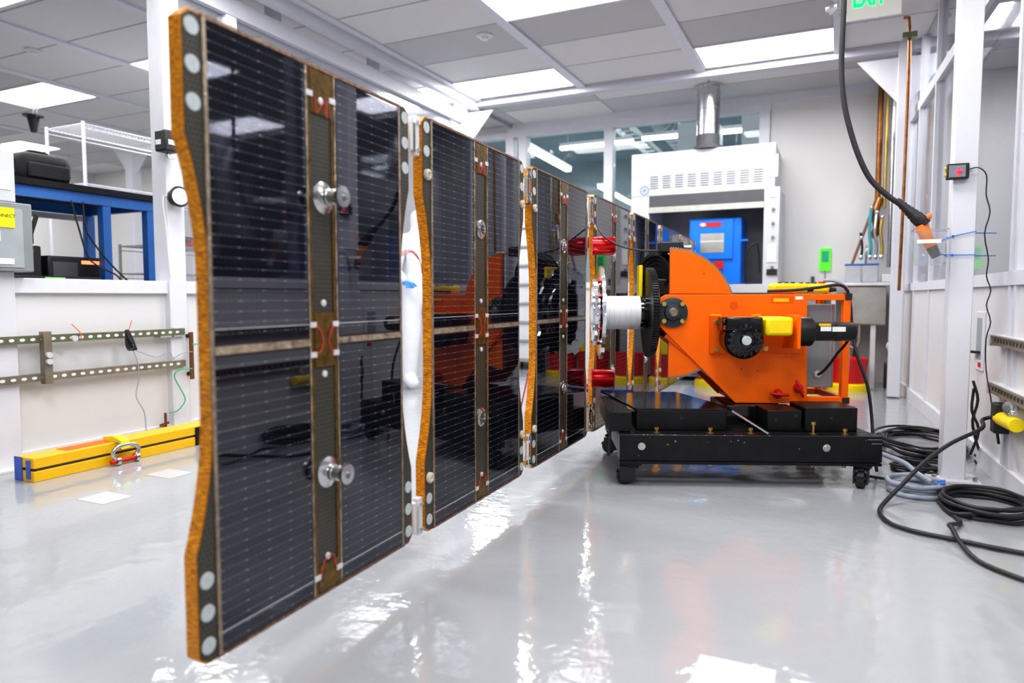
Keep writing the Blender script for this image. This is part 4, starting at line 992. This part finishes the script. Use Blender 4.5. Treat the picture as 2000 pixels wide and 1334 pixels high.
MB().box(-.010, .0, 4.42, 4.60, .50, .82).build('surround', 'white_paint', t, .003); MB().box(-.012, -.009, 4.455, 4.56, .56, .785).build('slot_face', 'grey_paint', t)
MB().bar((-.02, 4.46, .60), (-.05, 4.62, .595), .014).build('latch', 'black_plastic', t); MB().box(-.014, -.009, 4.45, 4.5, .52, .545).build('red_sticker', 'red_plastic', t)
MB().tube([(-.01, 4.5, .5), (-.012, 4.5, .3), (-.01, 4.5, .1)], .003).build('thin_cord', 'light_grey', t)
for z, lab in ((.69, 'upper slotted strut rail fixed to the white side wall'), (.455, 'lower slotted strut rail fixed to the white side wall above the yellow plug')):
    t = thing('strut_rail', lab, 'strut rail', rwp(0,0,0), RWA)
    MB().box(-.052, -.04, 1.2, 4.08, z-.022, z-.016).box(-.052, -.04, 1.2, 4.08, z+.016, z+.022).box(-.045, -.01, 1.2, 4.08, z-.022, z+.022).build('channel', 'strut_tan', t)
    b = MB()
    for q in range(54): b.box(-.0465, -.045, 1.23+.0525*q, 1.255+.0525*q, z-.008, z+.008)
    b.build('slots', 'text_black', t)
    MB().box(-.055, -.005, 4.08, 4.115, z-.03, z+.028).build('end_cap', 'hinge_white', t, .003)
    MB().box(-.042, -.0, 1.2, 4.08, z+.022, z+.026).build('top_strip', 'light_grey', t)
# yellow plug with black adapter on the wall
pp = rwp(-.045, 3.87, .335)
t = thing('yellow_plug', 'yellow plug connector with black adapter hanging from the lower strut rail', 'plug', pp, RWA)
MB().cyl((0,0,0), (.0,-.26,.01), .032, n=20).build('connector', 'yellow_plastic', t, .004)
MB().box(-.03, .05, -.03, .045, -.07, .07).build('adapter', 'black_plastic', t, .006)
MB().cyl((0,.045,-.07), (.01,.05,-.13), .006).build('prong_cord', 'cable_black', t); MB().cyl((0,.03,0), (0,.07,0), .02, .012).build('strain_relief', 'black_rubber', t)
MB().ball((.0,-.16,.07), .03, .06, .035).build('clear_cap', 'clear_plastic', t)
# sensor on the column
t = thing('glowing_sensor', 'small black sensor with glowing red light on the large white column', 'sensor', (CX_-.035, CY_-.052, 1.49), RWA)
MB().box(-.045, .045, -.035, .0, -.034, .038).build('case', 'black_plastic', t, .003); MB().box(-.038, .030, -.037, -.035, -.026, .030).build('face', 'vent_dark', t)
MB().ball((.004,-.039,.0), .007, .003, .007).box(-.0, .006, -.0385, -.037, -.026, .018).box(-.012, .018, -.0385, -.037, -.003, .002).build('red_light', 'led_red', t)
MB().cyl((-.045,-.015,.02), (-.054,-.015,.02), .007).cyl((-.045,-.015,-.012), (-.054,-.015,-.012), .007).build('yellow_knob', 'yellow_plastic', t)
cpts = [(CX_+.012, CY_-.065, 1.50), (CX_+.05, CY_-.065, 1.505), (CX_+.085, CY_-.05, 1.47), (CX_+.09, CY_-.03, 1.38), (CX_+.11, CY_-.02, 1.30), (CX_+.095, CY_, 1.2), (CX_+.115, CY_, 1.08), (CX_+.11, CY_, 1.0), (CX_+.13, CY_, .93), (CX_+.115, CY_, .86), (CX_+.135, CY_, .78), (CX_+.12, CY_, .70), (CX_+.125, CY_, .55), (CX_+.145, CY_-.02, .42), (CX_+.155, CY_-.03, .34), tuple(pp+Vector((-.02, .06, .02)))]
t = thing('sensor_cord', 'thin wavy black cord dropping from the red-lit sensor to the yellow plug', 'cord'); MB().tube(cpts, .0028, 6).build('cord_run', 'cable_black', t)
# blue strings round the column
for z, lab in ((1.19, 'upper blue string tied round the large white column'), (1.10, 'lower blue string tied round the large white column')):
    t = thing('blue_string', lab, 'string', (CX_, CY_, z))
    e_ = .053; dz = .02 if z > 1.15 else .0
    MB().tube([(-.10, -.10, -.03 if z > 1.15 else .005), (-.04, -e_-.004, .0), (e_, -e_-.002, dz), (e_+.003, e_, dz), (.16, .10, dz), (e_, e_+.004, dz), (-e_, e_, 0), (-e_-.004, -.01, 0), (-.10, -.10, -.03 if z > 1.15 else .005)], .0022, 6, smooth=1).ball((-.04, -e_-.006, 0), .006).build('string_run', 'blue_string', t)

# black hose from the ceiling with orange handled nozzle in a clear bucket
hz = [(-.02, 3.90, ZC), (-.012, 3.90, 2.6), (-.014, 3.9, 2.30), (-.016, 3.9, 2.05), (.0, 3.9, 1.88), (.03, 3.9, 1.742), (.075, 3.9, 1.60), (.13, 3.9, 1.483), (.21, 3.9, 1.395), (.275, 3.9, 1.345)]
t = thing('vacuum_hose', 'thick black hose curving down from the ceiling to the clear bucket', 'hose')
MB().tube(hz, .0135, 14, smooth=6).build('hose_run', 'cable_black', t)
g_ = MB().lathe((.268, 3.9, 1.352), (.62, 0, -.62), [(-.03,.015),(-.01,.018),(0,.017),(.01,.021),(.02,.019),(.03,.023),(.04,.021),(.05,.026),(.06,.024),(.07,.029),(.08,.027),(.09,.032),(.10,.032),(.12,.033),(.15,.030)], 20).build('grip', 'black_plastic', t)
MB().lathe((.355, 3.9, 1.247), (.40, 0, -.90), [(0,.030),(.03,.030),(.10,.026),(.12,.024)], 20).build('nozzle_body', 'grip_orange', t)
MB().lathe((.402, 3.9, 1.141), (.40, 0, -.90), [(0,.025),(.05,.022),(.055,.018)], 20).build('nozzle_tip', 'black_plastic', t)
MB().ball((.385, 3.878, 1.285), .012, .012, .016).build('orange_button', 'grip_orange', t)
t = thing('clear_bucket', 'clear plastic tub holding the hose nozzle, tied to the large column', 'tub', (.385, 3.9, 1.055))
b = MB(); t0, t1 = [(-.05,-.05),(.06,-.05),(.06,.05),(-.05,.05)], [(-.065,-.065),(.075,-.065),(.075,.065),(-.065,.065)]
lo = [b.b.verts.new((x, y, 0)) for x, y in t0]; hi = [b.b.verts.new((x, y, .165)) for x, y in t1]
for i in range(4): b.b.faces.new((lo[i], lo[(i+1)%4], hi[(i+1)%4], hi[i]))
b.b.faces.new(lo); b.build('tub_wall', 'clear_plastic', t)
MB().bar((-.067,-.067,.165), (.077,-.067,.165), .005).bar((-.067,.067,.165), (.077,.067,.165), .005).bar((-.067,-.067,.165), (-.067,.067,.165), .005).bar((.077,-.067,.165), (.077,.067,.165), .005).build('rim', 'clear_plastic', t)
MB().box(-.05, .05, -.062, -.0605, .10, .118).build('tape_label', 'paper', t)

# exit sign and emergency heads
t = thing('exit_sign', 'ceiling-hung exit sign with green letters cut by the top edge', 'sign', (.0, 5.45, 2.81))
MB().box(0, .335, 0, .02, 0, ZC-2.81).build('sign_plate', 'sign_plate', t, .004)
text('EXIT', .172, (.035, -.003, .085), (R(90), 0, 0), 'exit_green', 'exit_lettering', t, .001, off=.006, sx=.58)
t = thing('emergency_light', 'pair of small round emergency lamp heads beside the exit sign', 'lamp', (-.06, 5.45, 2.88))
MB().cyl((0,.0,.03), (0,0,ZC-2.88), .01).build('stem', 'hinge_white', t)
MB().lathe((-.03,0,.03), (-.3,-.9,-.2), [(-.02,.02),(.0,.035),(.02,.04),(.022,.03)], 18).lathe((.03,0,-.01), (.3,-.9,-.3), [(-.02,.015),(.0,.024),(.015,.028),(.016,.02)], 18).build('lamp_head', 'bright_steel', t)

# ------------------------------------------------------------------ cables on the floor
def fl(x, y, z=.012): return (x, y, z)
t = thing('extension_cable', 'thick black cable arching from the yellow plug down across the floor', 'cable')
MB().tube([tuple(pp+Vector((-.0, .07, 0))), tuple(pp+Vector((-.06, .05, -.02))), (.61, 3.74, .30), (.48, 3.62, .245), (.37, 3.52, .17), (.28, 3.42, .085), (.218, 3.34, .03), fl(.185, 3.24), fl(.185, 3.13), fl(.22, 3.03), fl(.30, 2.97), fl(.40, 2.94), fl(.52, 2.90), fl(.66, 2.86), fl(.8, 2.78)], .009, 12, smooth=5).build('cable_run', 'cable_black', t)
def coil(cx, cy, rx, ry, n, r_, m_, name, label, tail=None, jit=.02, cat='cable coil'):
    t = thing(name, label, cat); pts = []
    for k in range(n*12):
        a = 2*math.pi*k/12; s_ = 1-.05*math.sin(k*.37)-jit*random.random()-.04*(k//12 % 3)
        pts.append((cx+rx*s_*math.cos(a)+random.uniform(-jit, jit)*.4, cy+ry*s_*math.sin(a)+random.uniform(-jit, jit)*.4, r_+.0+(k//12)*r_*1.3+random.uniform(0, r_*.5)))
    if tail: pts += tail
    MB().tube(pts, r_, 10, smooth=3).build('coil_run', m_, t); return t
coil(.585, 3.44, .16, .20, 5, .0085, 'cable_black', 'cable_coil', 'large black cable coil on the floor in front of the column', [(.50, 3.25, .03), (.44, 3.30, .015), (.42, 3.48, .012), (.43, 3.40, .012), (.455, 3.25, .011), (.46, 3.17, .011), (.41, 3.06, .03), (.405, 2.96, .046), (.42, 2.86, .024), (.45, 2.74, .011), (.52, 2.64, .011), (.62, 2.56, .011), (.75, 2.5, .011)])
coil(.345, 3.62, .115, .12, 4, .011, 'cable_grey', 'cable_coil', 'grey cable coil with blue ties on the floor beside the cart wheel')
t = thing('grey_feed_cable', 'grey cable running down from the cart to its coil', 'cable')
MB().tube([mw(1.235, .5, .27), mw(1.26, .42, .2), mw(1.30, .30, .13), (.31, 3.85, .09), (.36, 3.72, .07), (.41, 3.6, .06)], .0125, 10, smooth=5).build('cable_run', 'cable_grey', t)
t = thing('string_tie', 'loose blue string lying over the grey cable coil', 'string')
b = MB()
for k in range(5): b.tube([(.40+.01*k, 3.56, .05), (.43+.008*k, 3.60+.01*k, .07), (.45, 3.56-.005*k, .075), (.42, 3.54, .075)], .0016, 6)
b.build('string_run', 'blue_string', t)
coil(.46, 4.72, .22, .40, 8, .007, 'cable_black', 'cable_coil', 'wide tangled heap of black cables behind the column foot', jit=.07)
coil(.40, 4.08, .12, .10, 4, .007, 'cable_black', 'cable_coil', 'smaller black cable tangle between the cart and the column', jit=.06)
coil(.745, 4.43, .035, .08, 4, .008, 'cable_black', 'cable_coil', 'small black cable bunch at the side wall behind the column', jit=.03)
t = thing('hanging_cables', 'black cables hanging between the column and the side wall', 'cable')
MB().tube([(.655, 4.3, .46), (.68, 4.3, .36), (.66, 4.3, .25), (.68, 4.32, .15), (.72, 4.4, .05)], .007).tube([(.66, 4.3, .42), (.655, 4.3, .3), (.69, 4.3, .2), (.665, 4.35, .06)], .007).build('cable_run', 'cable_black', t)
t = thing('power_cable', 'black power cable snaking from the cart to the grey coil', 'cable')
MB().tube([mw(1.25, .2, .012), mw(1.36, .12, .01), (.33, 3.80, .010), (.42, 3.78, .010), (.50, 3.74, .012)], .007).build('cable_run', 'cable_black', t)

# ------------------------------------------------------------------ things beyond the clear curtain
t = thing('garment_bag', 'grey garment with yellow hanger top behind the clear curtain', 'garment', (1.32, 6.0, 0))
MB().lathe((0,0,1.15), (0,0,1), [(0,.13),(.2,.15),(.5,.14),(.75,.10),(.8,.03)], 16).build('cloth', 'garment', t); MB().lathe((0,0,1.93), (0,0,1), [(0,.12),(.05,.10),(.10,.03)], 4).build('hanger_cover', 'yellow_plastic', t)
MB().cyl((0,0,2.0), (0,0,ZC), .006).build('hook', 'steel', t)
t = thing('storage_shelves', 'dark equipment shelves beyond the clear curtain, mirrored in the first panel', 'shelves', (2.4, 2.6, 0))
MB().box(0, .5, 0, 2.8, 0, 2.4).build('case', 'beyond_dark', t)
b = MB()
for k in range(5): b.box(-.02, 0, 0, 2.8, .3+.45*k, .33+.45*k)
b.build('shelf_edge', 'dark_interior', t)
b = MB()
for k in range(3): b.box(-.03, 0, .3+.75*k, .55+.75*k, 1.25+.1*(k % 2), 1.45+.1*(k % 2))
b.build('stored_box', 'vent_dark', t)
for y, lab in ((5.6, 'blue gown hanging beyond the clear curtain, nearest the shelves'), (6.1, 'blue gown hanging beyond the clear curtain, nearest the garment bag')):
    t = thing('hanging_gown', lab, 'gown', (2.2, y, 0))
    MB().lathe((0,0,.9), (0,0,1), [(0,.2),(.4,.17),(.8,.19),(.95,.08)], 14).build('cloth', 'gown_blue', t); MB().cyl((0,0,1.85), (0,0,ZC), .006).build('hook', 'steel', t)
